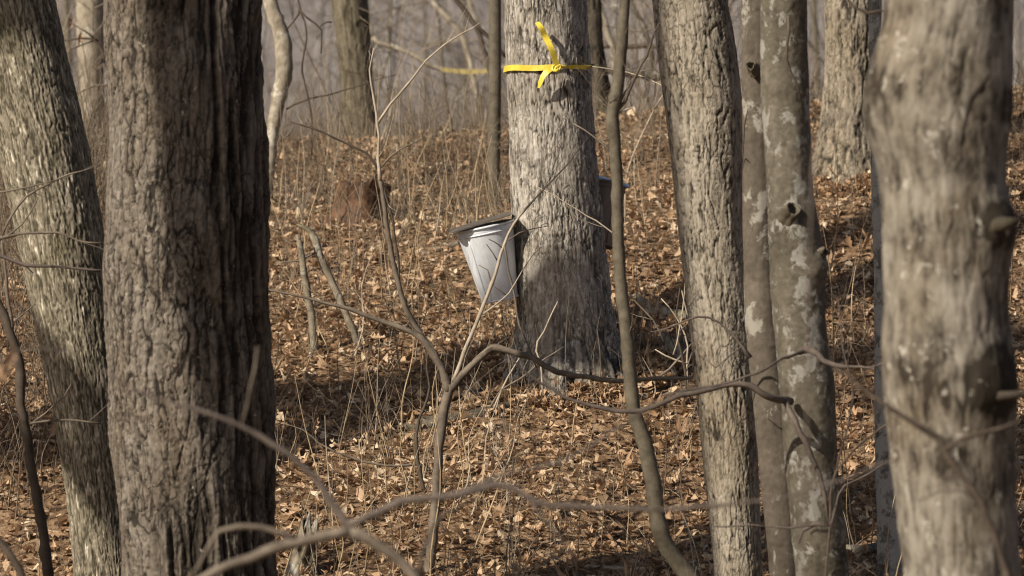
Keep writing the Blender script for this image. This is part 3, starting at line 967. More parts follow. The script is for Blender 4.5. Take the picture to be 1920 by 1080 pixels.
stem_thing('low_shoot', 'short dark out of focus shoot in the bottom left corner', 'sapling', (60, 1300), [
    ('stem', M['twig_dark'], [(70, 1250, 12), (52, 1120, 11), (36, 1070, 10), (15, 1035, 9), (-10, 1005, 8), (-40, 960, 6)], dict(sides=10))], SAP, d=14.0)

# leaning dead saplings left of the middle
dd_ = ground_hit(672, 655)
stem_thing('dead_sapling', 'dead mottled pole, bent over at its top, leaning left of the forked sapling', 'sapling', (672, 655), [
    ('trunk', M['deadwood'], [(676, 664, 8), (668, 640, 8.5), (654, 600, 9), (640, 568, 9), (627, 540, 9.5), (612, 505, 10), (600, 480, 10), (590, 450, 10), (580, 432, 8), (566, 424, 5), (556, 420, 2)], dict(sides=12, step=0.02, rs=0.72)),
    ('twig', M['twig_grey'], [(600, 470, 3), (560, 488, 2.6), (515, 494, 2)], dict()),
], SAP, d=dd_)
stem_thing('dead_pole', 'short dead upright pole standing left of the leaning mottled pole', 'sapling', (587, 668), [
    ('trunk', M['deadwood'], [(588, 690, 11), (588, 640, 11), (583, 590, 10), (576, 545, 9.5), (569, 505, 9), (563, 470, 8), (558, 440, 6)], dict(sides=12, step=0.02, rs=0.72))], SAP, d=ground_hit(587, 668))

# shoots by the scaly trunk
stem_thing('zigzag_shrub', 'tangle of pale zigzag shoots at the left foot of the scaly tan trunk', 'shrub', (1290, 700), [
    ('stem', M['twig_pale'], [(1288, 735, 3.2), (1290, 690, 3), (1288, 640, 3), (1278, 610, 2.6), (1262, 585, 2.2), (1240, 560, 1.6)], dict()),
    ('stem', M['twig_pale'], [(1262, 665, 2.6), (1270, 640, 2.6), (1277, 600, 2.4), (1282, 560, 2), (1285, 530, 1.4)], dict()),
    ('stem', M['twig_pale'], [(1294, 685, 3), (1265, 676, 2.8), (1235, 662, 2.4), (1228, 656, 1.6)], dict()),
    ('stem', M['twig_grey'], [(1238, 705, 4), (1258, 688, 3.6), (1280, 665, 3), (1302, 640, 2.2)], dict()),
    ('stem', M['twig_dark'], [(1287, 735, 4), (1284, 690, 4), (1272, 640, 3.6), (1268, 590, 3), (1275, 540, 2)], dict()),
    ('stem', M['twig_pale'], [(1292, 600, 2), (1284, 570, 2), (1277, 545, 1.6)], dict()),
    ('stem', M['twig_grey'], [(1285, 700, 2.6), (1300, 655, 2.4), (1310, 610, 2)], dict()),
], SAP, d=19.0)
stem_thing('arching_twig_shrub', 'thin brown shoot arching over the scaly tan trunk from the slim brown stem', 'shrub', (1150, 800), [
    ('branch', M['twig_mauve'], [(1407, 672, 8), (1396, 655, 4), (1375, 630, 3.4), (1345, 603, 3.2), (1318, 591, 3), (1285, 600, 2.6), (1255, 615, 2.4), (1225, 622, 2.2), (1195, 620, 1.8), (1160, 606, 1.2)], dict()),
    ('twig', M['twig_mauve'], [(1392, 650, 2.6), (1360, 672, 2.4), (1338, 690, 2), (1318, 670, 1.4)], dict()),
], SAP, d=16.9)
stem_thing('slender_shoot', 'slender pale forked shoot rising up the bank right of the kinked sapling', 'sapling', (1171, 420), [
    ('stem', M['twig_pale'], [(1170, 440, 2.6), (1172, 390, 2.6), (1174, 330, 2.6), (1190, 285, 2.6), (1212, 235, 2.6), (1228, 202, 2.6), (1244, 178, 2.2)], dict()),
    ('stem', M['twig_pale'], [(1175, 326, 2), (1169, 316, 1.8), (1165, 308, 1.4)], dict()),
], SAP, d=ground_hit(1171, 430))
stem_thing('crossing_twig', 'long thin twigs crossing the middle of the taped trunk', 'shrub', (1240, 900), [
    ('stem', M['twig_grey'], [(1245, 640, 3), (1225, 600, 2.8), (1200, 570, 2.6), (1175, 545, 2.4), (1150, 515, 2.2)], dict()),
    ('stem', M['twig_pale'], [(1180, 470, 2.4), (1150, 437, 2.4), (1120, 415, 2.2), (1090, 398, 2), (1050, 372, 1.6), (1010, 352, 1.2)], dict()),
    ('stem', M['twig_pale'], [(1150, 290, 3), (1128, 268, 2.8), (1100, 246, 2.4), (1075, 232, 1.8)], dict()),
], SAP, d=18.6)
stem_thing('root_shoot', 'pale zigzag shoot in front of the foot of the trunk with yellow tape', 'sapling', (1015, 720), [
    ('stem', M['twig_pale'], [(1018, 740, 3), (1014, 680, 3), (1003, 650, 3), (1020, 622, 2.6), (1034, 590, 2.2), (1046, 566, 1.6)], dict(wob=0.002)),
    ('stem', M['twig_pale'], [(925, 770, 3), (945, 720, 3), (962, 690, 2.6), (975, 668, 1.8)], dict()),
    ('stem', M['twig_grey'], [(920, 765, 3.4), (945, 728, 3.2), (985, 705, 3), (1010, 680, 2.6), (1040, 662, 2), (1058, 650, 1.4)], dict()),
], SAP, d=18.9)

# boughs of the lichen patched trunk that reach left across the picture
bd = 16.15
for pn, mat, pts in (
    ('branch', M['twig_mauve'], [(1482, 752, 9, 16.3), (1462, 750, 8.5, 16.2), (1440, 742, 8, bd), (1410, 724, 7.5, bd), (1375, 719, 7, bd), (1330, 730, 6.5, bd), (1275, 742, 6, bd), (1230, 762, 5.5, bd), (1190, 772, 5.5, bd), (1130, 768, 5, bd), (1070, 748, 4.5, bd), (1015, 718, 4, bd), (980, 694, 3, bd), (960, 672, 2, bd)]),
    ('branch', M['twig_mauve'], [(1555, 985, 3, 16.22), (1548, 935, 5, 16.17), (1528, 872, 6, 16.16), (1503, 815, 6.5, 16.16), (1478, 762, 7, 16.2), (1470, 748, 7, 16.25)]),  # dark line down the trunk, modelled as a branch
    ('branch', M['twig_mauve'], [(1500, 660, 9, 16.2), (1515, 656, 8, 16.1), (1535, 665, 7, 16.0), (1560, 682, 6, 15.9), (1600, 688, 4.5, 15.8), (1640, 686, 3.2, 15.7), (1665, 676, 2, 15.7)]),
    ('branch', M['twig_mauve'], [(1520, 655, 6, 16.12), (1470, 672, 4, 16.0), (1420, 700, 3.4, 15.9), (1350, 722, 3.2, 15.9), (1300, 728, 3, 15.9), (1240, 742, 2.6, 15.9)]),
):
    V, F = path_mesh(pts, seed=int(pts[0][0]), sides=10, wob=0.007, step=0.02, rough=0.15)
    part(pn, V, F, mat, tF)
V, F = path_mesh([(1497, 1018, 4), (1501, 1000, 4.5), (1515, 987, 5), (1535, 981, 5), (1552, 982, 4)], 16.22, sides=8, wob=0.001)  # stands in for a curved shadow on the bark, modelled as a twig
part('twig', V, F, M['twig_mauve'], tF)
V, F = path_mesh([(1478, 30, 4), (1479, 70, 4), (1473, 95, 4), (1478, 125, 4), (1492, 152, 4), (1503, 185, 3)], 16.24, sides=8, wob=0.001)
part('twig', V, F, M['twig_dark'], tF)

# thin twigs between the right trunks, from a shrub rooted behind the knotty trunk
stem_thing('hidden_shrub', 'thin dark twigs rising rightward between the lichen patched trunk and the blurred knotty trunk', 'shrub', (1560, 1200), [
    ('stem', M['twig_dark'], [(1540, 1180, 4), (1555, 1000, 3.6), (1568, 880, 3.4), (1600, 845, 3.2), (1640, 812, 3), (1670, 790, 2.6), (1720, 745, 1.6)], dict()),
    ('stem', M['twig_mauve'], [(1555, 1000, 3), (1580, 912, 2.8), (1620, 893, 2.6), (1650, 875, 2.4), (1690, 845, 1.4)], dict()),
    ('stem', M['twig_mauve'], [(1555, 985, 3), (1480, 988, 3), (1400, 985, 2.6), (1338, 988, 2)], dict()),
    ('stem', M['twig_mauve'], [(1568, 880, 3), (1600, 745, 2.6), (1580, 640, 2.2), (1572, 560, 1.4)], dict()),
], SAP, d=15.6)

# ------------------------------------------------------------------ blurred shrubs in front
fd = 11.2
fb = to_ground(830, fd)
stem_thing('front_shrub', 'large blurred grey brown shrub whose long boughs cross the bottom of the picture', 'shrub', (850, fb), [
    ('stem', M['twig_grey'], [(860, fb + 20, 17), (850, 1600, 16), (838, 1350, 15), (810, 1170, 14), (778, 1078, 13), (745, 1046, 13), (705, 1018, 13), (672, 1004, 13.5), (650, 998, 13)], dict(sides=12, step=0.025)),
    ('bough', M['twig_grey'], [(655, 998, 13), (610, 1006, 13), (570, 1013, 13), (520, 1026, 12), (460, 1048, 11), (410, 1068, 10), (360, 1096, 9), (290, 1150, 7)], dict(sides=12, step=0.025)),
    ('branch', M['twig_grey'], [(560, 1014, 7), (530, 1002, 7), (490, 989, 6.5), (450, 985, 6), (420, 988, 5.5), (402, 1006, 5), (372, 1060, 4.4), (350, 1090, 4)], dict(sides=9)),
    ('bough', M['twig_mauve'], [(656, 994, 11), (645, 975, 10), (630, 950, 9), (600, 905, 8.5), (572, 878, 8), (545, 855, 8), (515, 835, 7.5), (485, 815, 6.5), (452, 800, 6), (415, 784, 5.5), (372, 768, 5), (320, 752, 4.5), (262, 733, 4), (215, 710, 3.5), (190, 695, 3)], dict(sides=10, step=0.025)),
    ('twig', M['twig_grey'], [(452, 800, 4), (462, 760, 4), (472, 715, 4), (480, 680, 3.6), (482, 650, 2.6)], dict()),
    ('bough', M['twig_mauve'], [(650, 985, 8), (690, 968, 9), (720, 953, 9.5), (748, 941, 10), (785, 940, 9), (825, 938, 8.5), (870, 929, 8.5), (900, 920, 9), (925, 908, 9), (955, 912, 8.5), (985, 928, 8), (1020, 945, 7.5), (1090, 953, 7), (1160, 954, 6.5), (1240, 953, 6), (1330, 946, 5), (1420, 938, 4.5), (1500, 925, 4), (1580, 900, 3.5), (1680, 860, 2.5)], dict(sides=10, step=0.025, wob=0.007)),
    ('branch', M['twig_mauve'], [(830, 937, 5), (880, 915, 5), (920, 898, 4.6), (980, 882, 4.2), (1040, 870, 4.2), (1100, 842, 4), (1150, 806, 4), (1200, 776, 4), (1245, 748, 3.8), (1290, 728, 3.4), (1350, 726, 2.4)], dict(sides=9)),
    ('branch', M['twig_mauve'], [(985, 928, 5), (1010, 960, 4), (1050, 1005, 3.6), (1080, 1060, 3)], dict()),
    ('branch', M['twig_dark'], [(790, 1096, 6), (790, 1040, 5), (805, 1000, 4.6), (840, 960, 4), (900, 938, 3.4)], dict()),
], SAP, d=fd)
stem_thing('front_bush', 'blurred dark forked bough crossing the face of the knotty trunk', 'shrub', (1900, to_ground(1900, 12.0)), [
    ('stem', M['twig_dark'], [(1960, to_ground(1960, 11.9), 14), (1950, 1500, 12), (1920, 1200, 10), (1862, 1000, 9), (1835, 930, 8), (1802, 890, 8), (1778, 850, 8), (1752, 815, 7.5), (1722, 800, 6.5), (1690, 778, 6), (1650, 752, 5), (1620, 730, 4.6), (1596, 710, 4), (1560, 690, 2.6)], dict(sides=10)),
    ('branch', M['twig_dark'], [(1770, 845, 6), (1800, 822, 6), (1832, 812, 6), (1870, 806, 5), (1915, 790, 4)], dict()),
    ('branch', M['twig_mauve'], [(1845, 945, 4.4), (1820, 925, 4), (1790, 917, 3.6), (1760, 922, 3.2), (1720, 940, 2.4)], dict()),
], SAP, d=11.9)
stem_thing('front_sprig', 'very blurred hooped twig between the lichen patched trunk and the knotty trunk', 'shrub', (1500, to_ground(1500, 10.0)), [
    ('stem', M['twig_mauve'], [(1480, to_ground(1480, 10.0), 6), (1495, 1300, 5), (1512, 800, 4), (1520, 480, 4), (1526, 300, 4), (1533, 255, 4), (1552, 228, 4), (1585, 215, 4), (1612, 222, 3.6), (1640, 250, 3)], dict())], SAP, d=10.0)
stem_thing('front_leaf_twig', 'blurred twig at the far left carrying one curled tan leaf', 'shrub', (-60, to_ground(-60, 10.5)), [
    ('stem', M['twig_mauve'], [(-70, to_ground(-70, 10.5), 7), (-60, 1300, 6), (-40, 900, 5), (-20, 740, 4), (0, 670, 3.4), (60, 652, 3), (110, 655, 2.4), (160, 672, 1.6)], dict())], SAP, d=10.5)


# ------------------------------------------------------------------ beyond the crest
stem_thing('pale_limb', 'pale dead limb sagging across the gap between the bank top trunk and the slim sapling', 'branch', (695, 250), [
    ('bough', M['beige'], [(690, 260, 8), (692, 150, 7), (694, 90, 6), (696, 66, 6), (712, 80, 6), (745, 92, 6), (785, 108, 6), (815, 126, 6), (840, 132, 5), (880, 134, 5), (925, 132, 4.5), (960, 118, 4)], dict(wob=0.01)),
    ('branch', M['beige'], [(697, 70, 4), (694, 40, 4), (688, 0, 3)], dict()),
], SAP, d=28.0)
stem_thing('pale_snag', 'blurred pale stem slanting down from the top edge left of the slim sapling', 'branch', (905, 260), [
    ('bough', M['beige'], [(905, 280, 7), (890, 160, 7), (870, 75, 7), (848, 45, 7), (825, 18, 7), (800, -10, 6), (760, -60, 6)], dict(wob=0.015)),
    ('branch', M['beige'], [(900, 60, 5), (885, 20, 5), (872, -20, 4)], dict())], SAP, d=30.0)
stem_thing('dark_boughs', 'dark boughs drooping into the gap left of the slim sapling', 'branch', (918, 300), [
    ('bough', M['twig_dark'], [(925, 240, 6), (918, 130, 6), (905, 80, 6), (890, 45, 6), (872, 22, 6), (850, -8, 6), (820, -60, 6)], dict(wob=0.01)),
    ('branch', M['twig_dark'], [(890, 45, 5), (902, 58, 5), (930, 85, 5), (948, 108, 4)], dict())], SAP, d=24.5)
stem_thing('looping_boughs', 'thin dark looping twigs left of the trunk on the bank top', 'branch', (600, 300), [
    ('bough', M['twig_dark'], [(585, 290, 3), (582, 200, 3), (566, 130, 3), (575, 70, 3), (570, 40, 3), (562, 18, 3.4), (558, -20, 4)], dict()),
    ('branch', M['twig_dark'], [(561, 10, 3), (558, 28, 3), (548, 42, 2.6), (538, 54, 2)], dict()),
    ('branch', M['twig_dark'], [(562, 18, 3), (580, 38, 3), (602, 52, 3), (604, 72, 2.6), (600, 100, 2.2)], dict()),
    ('branch', M['twig_dark'], [(600, 50, 2.6), (612, 42, 2.4), (624, 42, 2)], dict())], SAP, d=22.6)
stem_thing('mossy_limb', 'blotchy yellow and white leaning limb right of the dark mossy trunk', 'branch', (1150, 200), [
    ('bough', M['beige'], [(1172, 240, 8), (1160, 140, 9), (1146, 80, 9), (1134, 45, 9), (1124, 15, 8), (1115, -40, 8)], dict(wob=0.01)),
    ('branch', M['twig_dark'], [(1118, 92, 4), (1140, 86, 5), (1180, 88, 6), (1215, 84, 6), (1240, 92, 5)], dict()),
    ('branch', M['twig_dark'], [(1220, 150, 6), (1222, 90, 5), (1210, 50, 4), (1190, 15, 4), (1180, -20, 3)], dict())], SAP, d=27.0)
stem_thing('dark_log_pile', 'dark fallen bough lying across the crest behind the kinked sapling', 'log', (1180, 140), [
    ('log', M['dark'], [(1120, 128, 8), (1160, 138, 9), (1210, 142, 9), (1260, 150, 8)], dict(wob=0.012))], None, d=26.2)
stem_thing('curved_twig', 'curved blurred twig hanging from the top edge left of the knotty trunk', 'branch', (1700, 200), [
    ('bough', M['twig_dark'], [(1575, -30, 4), (1592, 4, 4), (1612, 20, 4), (1634, 24, 4), (1655, 18, 3.4), (1720, 30, 3.4), (1750, 200, 3)], dict())], SAP, d=14.5)

for k, (x, yb, r, d_, h, lab) in enumerate([
    (148, 0, 5, 33, 0, 'thin blurred stem left of the pale blurred trunk'),
    (726, 0, 5, 40, 0, 'faint thin stem in the grey gap right of the bank top trunk'),
    (788, 0, 4, 46, 0, 'faint grey stem left of the thin bright twig tips'),
    (845, 0, 6, 52, 0, 'faint grey stem behind the drooping dark boughs'),
    (1262, 0, 9, 34, 0, 'faint brown stem just left of the scaly tan trunk'),
    (1528, 0, 6, 38, 0, 'faint stem against the lichen patched trunk on its right'),
    (586, 0, 5, 44, 0, 'faint grey stem just left of the bank top trunk'),
]):
    rs = np.random.default_rng(400 + k)
    X = (x - 960) * K * d_
    zb = float(gz(X, d_))
    t = thing('slim_tree', (X, d_, zb), lab, 'tree', 'slim trees beyond the bank')
    n = 30
    H = 9.0
    zz = np.linspace(-0.2, H, n)
    lean = rs.normal(0, 0.03)
    c = np.stack((X + lean * zz + 0.06 * vnoise(zz * 0.6, k, 0.5, 4), d_ + 0.02 * zz, zb + zz), -1)
    V, F = tube(c, np.linspace(1.2, 0.5, n) * r * K * d_, 8, 0.1, k)
    part('trunk', V, F, M['far'], t, attrs={'relief': np.full(len(V), 0.5)})
    for q in range(5):
        out = []
        zq = rs.uniform(max(0.5, CZ + 0.0 * d_ - zb - 0.5), CZ + 540 * K * d_ - zb + 1.5)
        a = rs.uniform(0, 2 * PI)
        grow((X + lean * zq, d_ + 0.02 * zq, zb + zq), (math.cos(a), math.sin(a) * 0.6, 0.7), r * K * d_ * 0.4, 1.3, 2, rs, out, sides=4, minr=0.003)
        V, F = merge(out)
        part('branch', V, F, M['far'], t, attrs={'relief': np.full(len(V), 0.4)})


# ------------------------------------------------------------------ sap buckets
def metal(name, base, rough, metallic, streak=0.25):
    m, n, b = new_mat(name)
    tc = n.nodes.new('ShaderNodeTexCoord')
    f = noise(n, 1.0, mapping(n, tc.outputs['Object'], (22, 22, 5)), 6, 0.7, 1.2)
    lo = tuple(c * (1 - streak) for c in base)
    n.links.new(ramp(n, [(0.3, lo), (0.62, base)], f), b.inputs['Base Color'])
    b.inputs['Metallic'].default_value = metallic
    r = n.nodes.new('ShaderNodeMapRange')
    r.inputs[3].default_value = rough - 0.1
    r.inputs[4].default_value = rough + 0.14
    n.links.new(noise(n, 30, tc.outputs['Object'], 4), r.inputs[0])
    n.links.new(r.outputs[0], b.inputs['Roughness'])
    bp = n.nodes.new('ShaderNodeBump')
    bp.inputs['Strength'].default_value = 0.15
    bp.inputs['Distance'].default_value = 0.004
    n.links.new(noise(n, 14, tc.outputs['Object'], 3), bp.inputs['Height'])
    n.links.new(bp.outputs[0], b.inputs['Normal'])
    b.inputs['Specular IOR Level'].default_value = 0.5
    return m


M['zinc'] = metal('galvanised_steel', (0.76, 0.8, 0.85), 0.42, 0.2, 0.3)
M['zinc_dull'] = metal('dull_galvanised_steel', (0.15, 0.125, 0.1), 0.6, 0.35, 0.4)
M['zinc_blue'] = metal('sky_tinted_lid_steel', (0.5, 0.54, 0.6), 0.3, 0.85, 0.2)  # bluish base colour paints in the sky's reflection
M['zinc_shaded'] = metal('shaded_bucket_steel', (0.24, 0.19, 0.155), 0.6, 0.3, 0.3)  # brown-dark steel: the trunk's shade is put into the colour
M['tin'] = metal('spout_metal', (0.7, 0.68, 0.62), 0.35, 0.8)


def lathe(prof, ns=56):
    V, F = [], []
    for r, z in prof:
        for k in range(ns):
            a = 2 * PI * k / ns
            V.append((r * math.cos(a), r * math.sin(a), z))
    for i in range(len(prof) - 1):
        for k in range(ns):
            k2 = (k + 1) % ns
            F.append((i * ns + k, i * ns + k2, (i + 1) * ns + k2, (i + 1) * ns + k))
    return np.array(V), np.array(F)


def torus(R, r, z, ns=56, m=8, zs=1.0):
    V, F = [], []
    for k in range(ns):
        a = 2 * PI * k / ns
        for j in range(m):
            b = 2 * PI * j / m
            V.append(((R + r * math.cos(b)) * math.cos(a), (R + r * math.cos(b)) * math.sin(a), z + r * zs * math.sin(b)))
    for k in range(ns):
        for j in range(m):
            F.append((k * m + j, ((k + 1) % ns) * m + j, ((k + 1) % ns) * m + (j + 1) % m, k * m + (j + 1) % m))
    return np.array(V), np.array(F)


def lpart(name, VF, mat, parent, smooth=True, label=None):
    o = link(name, mesh_np(name, VF[0], VF[1], mat, smooth), parent)
    if label:
        o['label'] = label
    return o


def lid_mesh(w, dpt, th):
    """a folded sheet lid: shallow ridge along its length, turned-down edges"""
    nx, ny = 24, 16
    V = []
    for side in (0, 1):
        for i in range(nx + 1):
            for j in range(ny + 1):
                u, v = i / nx * 2 - 1, j / ny * 2 - 1
                e = max(abs(u) ** 14, abs(v) ** 14)
                cr = 1 - 0.07 * (abs(u) * abs(v)) ** 6
                z = 0.010 * (1 - abs(v)) - 0.0045 * e
                V.append((u * w / 2 * cr, v * dpt / 2 * cr, z - side * th))
    F = []
    m = (nx + 1) * (ny + 1)
    for side in (0, 1):
        for i in range(nx):
            for j in range(ny):
                a = side * m + i * (ny + 1) + j
                q = (a, a + ny + 1, a + ny + 2, a + 1)
                F.append(q if side == 0 else q[::-1])
    for i in range(nx):
        for j in (0, ny):
            a, b = i * (ny + 1) + j, (i + 1) * (ny + 1) + j
            F.append((a, b, b + m, a + m))
    for j in range(ny):
        for i in (0, nx):
            a, b = i * (ny + 1) + j, i * (ny + 1) + j + 1
            F.append((a, b, b + m, a + m))
    return np.array(V), np.array(F)


def bucket(name, label, loc, rot, H, r0, r1, mats, lid_w, lid_off, lid_tilt, spout_side, seam_az):
    t = thing(name, loc, label, 'bucket', 'sap buckets')
    t.rotation_euler = rot
    body, lid_m = mats
    prof = [(0.002, 0.012), (r0 - 0.006, 0.012), (r0 - 0.003, 0.0), (r0 + 0.002, 0.0), (r0 + 0.0015, 0.006)]
    prof += [(r0 + (r1 - r0) * k / 14, 0.006 + (H - 0.006) * k / 14) for k in range(1, 15)]
    prof += [(r1 - 0.003, H - 0.002), (r0 + 0.001, 0.02), (0.002, 0.018)]
    lpart('body', lathe(prof), body, t)
    lpart('rim', torus(r1 + 0.001, 0.005, H - 0.003), body, t)
    rb = r0 + (r1 - r0) * 0.905
    lpart('bead', torus(rb, 0.0038, H * 0.905), body, t)
    lpart('base_rim', torus(r0 + 0.001, 0.004, 0.005), body, t)
    # soldered side seam
    a = seam_az
    C = [((r0 + (r1 - r0) * s + 0.001) * math.cos(a) for _ in (0,)) for s in (0,)]
    pts = np.array([((r0 + (r1 - r0) * s + 0.0005) * math.cos(a), (r0 + (r1 - r0) * s + 0.0005) * math.sin(a), H * s) for s in np.linspace(0.04, 0.88, 8)])
    lpart('seam', tube(pts, np.full(8, 0.003), 6), body, t)
    lid = lpart('lid', lid_mesh(lid_w[0], lid_w[1], 0.002), lid_m, t)
    lid.location = (lid_off[0], lid_off[1], H + lid_off[2])
    lid.rotation_euler = lid_tilt
    # spout: from the trunk into the rim, with its hook
    sx = spout_side
    pts = np.array([(sx * (r1 + 0.045), 0.0, H - 0.002), (sx * (r1 + 0.01), 0, H - 0.004), (sx * (r1 - 0.035), 0, H - 0.014)])
    sp = lpart('spout', tube(catmull(pts, 8), np.linspace(0.009, 0.006, 8), 10), M['tin'], t)
    hk = np.array([(sx * (r1 + 0.018), 0, H + 0.006), (sx * (r1 + 0.004), -0.012, H + 0.006), (sx * (r1 - 0.004), -0.012, H - 0.012), (sx * (r1 + 0.006), -0.01, H - 0.03)])
    lpart('hook', tube(catmull(hk, 12), np.full(12, 0.0022), 6), M['tin'], sp)
    return t


b0 = P(938, 563, 19.93)
bucket('sap_bucket', 'bright silver sap bucket with dark tilted lid hanging left of the taped trunk', b0, (math.radians(3.5), math.radians(-12), math.radians(0)),
       0.298, 0.0705, 0.114, (M['zinc'], M['zinc_dull']), (0.25, 0.235), (-0.012, 0.0, 0.014), (math.radians(-2), math.radians(-5), 0), 1, -2.3)
b1 = P(1120, 462, 20.24)
bucket('sap_bucket', 'brown shaded sap bucket with a bluish lid half hidden behind the kinked sapling', b1, (math.radians(-9), math.radians(8), math.radians(0)),
       0.255, 0.06, 0.08, (M['zinc_shaded'], M['zinc_blue']), (0.165, 0.17), (0.012, 0.0, 0.012), (math.radians(9), math.radians(9), 0), -1, -1.0)


# ------------------------------------------------------------------ yellow tape
def tape_mat():
    m, n, b = new_mat('yellow_tape')
    tc = n.nodes.new('ShaderNodeTexCoord')
    f = noise(n, 40, tc.outputs['Object'], 4)
    n.links.new(ramp(n, [(0.3, (0.6, 0.46, 0.05)), (0.7, (0.74, 0.59, 0.08))], f), b.inputs['Base Color'])
    b.inputs['Roughness'].default_value = 0.4
    b.inputs['Specular IOR Level'].default_value = 0.4
    return m


M['tape'] = tape_mat()


def ribbon(C, W, N, th=0.0012):
    """a strip along C; W = half width vectors, N = normals"""
    C, W, N = (np.asarray(a, float) for a in (C, W, N))
    n = len(C)
    V = np.concatenate((C - W + N * th, C + W + N * th, C - W - N * th, C + W - N * th))
    F = []
    for i in range(n - 1):
        for a, b in ((0, 1), (1, 3), (3, 2), (2, 0)):
            F.append((a * n + i, b * n + i, b * n + i + 1, a * n + i + 1))
    F.append((0, n, 3 * n, 2 * n))
    F.append((n - 1, 2 * n - 1, 4 * n - 1, 3 * n - 1))
    return V, np.array(F)


def band():
    T = TC
    zc = CZ + (540 - 130) * K * 20.0
    ts = np.linspace(-PI * 0.5 - 0.25, 2 * PI - PI * 0.5 - 0.25, 130)
    C, W, N = [], [], []
    for th in ts:
        thw = (th + PI) % (2 * PI) - PI
        r = float(np.interp(zc, T['z'], T['r'])) + 0.010
        cx = float(np.interp(zc, T['z'], T['cx']))
        right = sstep(0.05, 0.45, thw) * (thw < 2.2)
        zz = zc + 0.002 * math.sin(5 * th) + 0.010 * right * (thw - 0.3)
        roll = 0.12 * math.sin(th * 9) + right * (0.7 + 0.8 * math.sin(thw * 6.0))
        hw = 0.0112 * (1 - 0.3 * right)
        nrm = np.array((math.sin(th), -math.cos(th), 0))
        up = np.array((0, 0, 1.0))
        C.append((cx + r * math.sin(th), 20 - r * math.cos(th), zz))
        W.append((up * math.cos(roll) + nrm * math.sin(roll)) * hw)
        N.append(nrm * math.cos(roll) - up * math.sin(roll))
    return ribbon(C, W, N)


kp = P(1040, 127, 19.80)
tape = thing('yellow_tape', kp, 'yellow flagging tape knotted round the grey trunk above the silver bucket', 'tape')
V, F = band()
part('band', V, F, M['tape'], tape, smooth=False)
def tail(pts, hw, d, seed, yaw=0.0):
    Q = catmull(np.array([[*P(x, y, dd), h] for (x, y, dd, h) in pts]), 24)
    C = Q[:, :3]
    T = np.gradient(C, axis=0)
    T /= np.linalg.norm(T, axis=1)[:, None]
    view = np.array((math.sin(yaw), -math.cos(yaw), 0.0))
    W = np.cross(T, view)
    W /= np.linalg.norm(W, axis=1)[:, None]
    N = np.cross(W, T)
    V, F = ribbon(C, W * Q[:, 3:4], N)
    part('tail', V, F, M['tape'], tape, smooth=False)
tail([(1047, 128, 19.795, .008), (1041, 112, 19.785, .011), (1033, 90, 19.772, .0115), (1022, 68, 19.785, .012), (1013, 50, 19.775, .0105), (1007, 42, 19.79, .009)], .013, 19.78, 1, 0.35)
tail([(1038, 127, 19.795, .008), (1026, 134, 19.78, .012), (1018, 144, 19.78, .011), (1013, 156, 19.785, .009), (1010, 165, 19.79, .005)], .01, 19.78, 2, -0.5)
# a knot of two interlocked loops
out = []
for k in range(2):
    c = P(1041 + 5 * k, 128, 19.79)
    a = np.linspace(0, 2 * PI, 14)
    pts = np.stack((c[0] + 0.011 * np.cos(a), c[1] + 0.006 * np.sin(a * 1.0 + k), c[2] + 0.012 * np.sin(a + 0.6 * k)), -1)
    out.append(tube(pts, 0.0034 + 0.0018 * np.sin(a * 2) ** 2, 7, 0.3, k))
V, F = merge(out)
part('knot', V, F, M['tape'], tape)
tp2 = thing('yellow_tape', P(875, 134, 27.6), 'faded out of focus yellow tape stretched along the pale sagging limb', 'tape')
pts = [(828, 130), (850, 133), (875, 135), (900, 134), (930, 133)]
C = np.array([P(x, y, 27.85) for x, y in pts])
V, F = ribbon(C, np.tile((0, 0, 0.012), (5, 1)), np.tile((0, -1.0, 0), (5, 1)))
M['tape_old'] = twig_mat('faded_tape', (0.36, 0.29, 0.1), (0.46, 0.38, 0.16))
part('strip', V, F, M['tape_old'], tp2, smooth=False)
tw = thing('wire', P(1130, 126, 20.0), 'thin grey cord running right from the tape behind the kinked sapling', 'cord')
V, F = path_mesh([(1098, 124, 2, 19.95), (1130, 127, 1.8, 19.9), (1160, 132, 1.8, 19.8), (1200, 142, 1.8, 19.5), (1240, 160, 1.6, 18.6), (1262, 172, 1.4, 17.6)], None, wob=0.002)
part('cord', V, F, M['twig_pale'], tw)


# ------------------------------------------------------------------ things lying on the bank
def log_thing(name, label, pts, mat, cat='log', lift=0.5, sides=12):
    Q = []
    for x, y, r in pts:
        d = ground_hit(x, y)
        c = P(x, y, d)
        rr = r * K * d
        Q.append((c[0], c[1], float(gz(c[0], c[1])) + rr * lift, rr))
    Q = np.array(Q)
    t = thing(name, Q[len(Q) // 2, :3] - np.array((0, 0, Q[len(Q) // 2, 3])), label, cat)
    L = np.linalg.norm(np.diff(Q[:, :3], axis=0), axis=1).sum()
    c = catmull(Q, max(6, int(L / 0.03)))
    V, F = tube(c[:, :3], np.maximum(c[:, 3], 0.002), sides, 0.2, len(label))
    part('log', V, F, mat, t, attrs={'relief': np.clip(0.5 + 0.5 * vnoise(V[:, 0] * 30, V[:, 1] * 30, V[:, 2] * 30), 0, 1)})
    return t


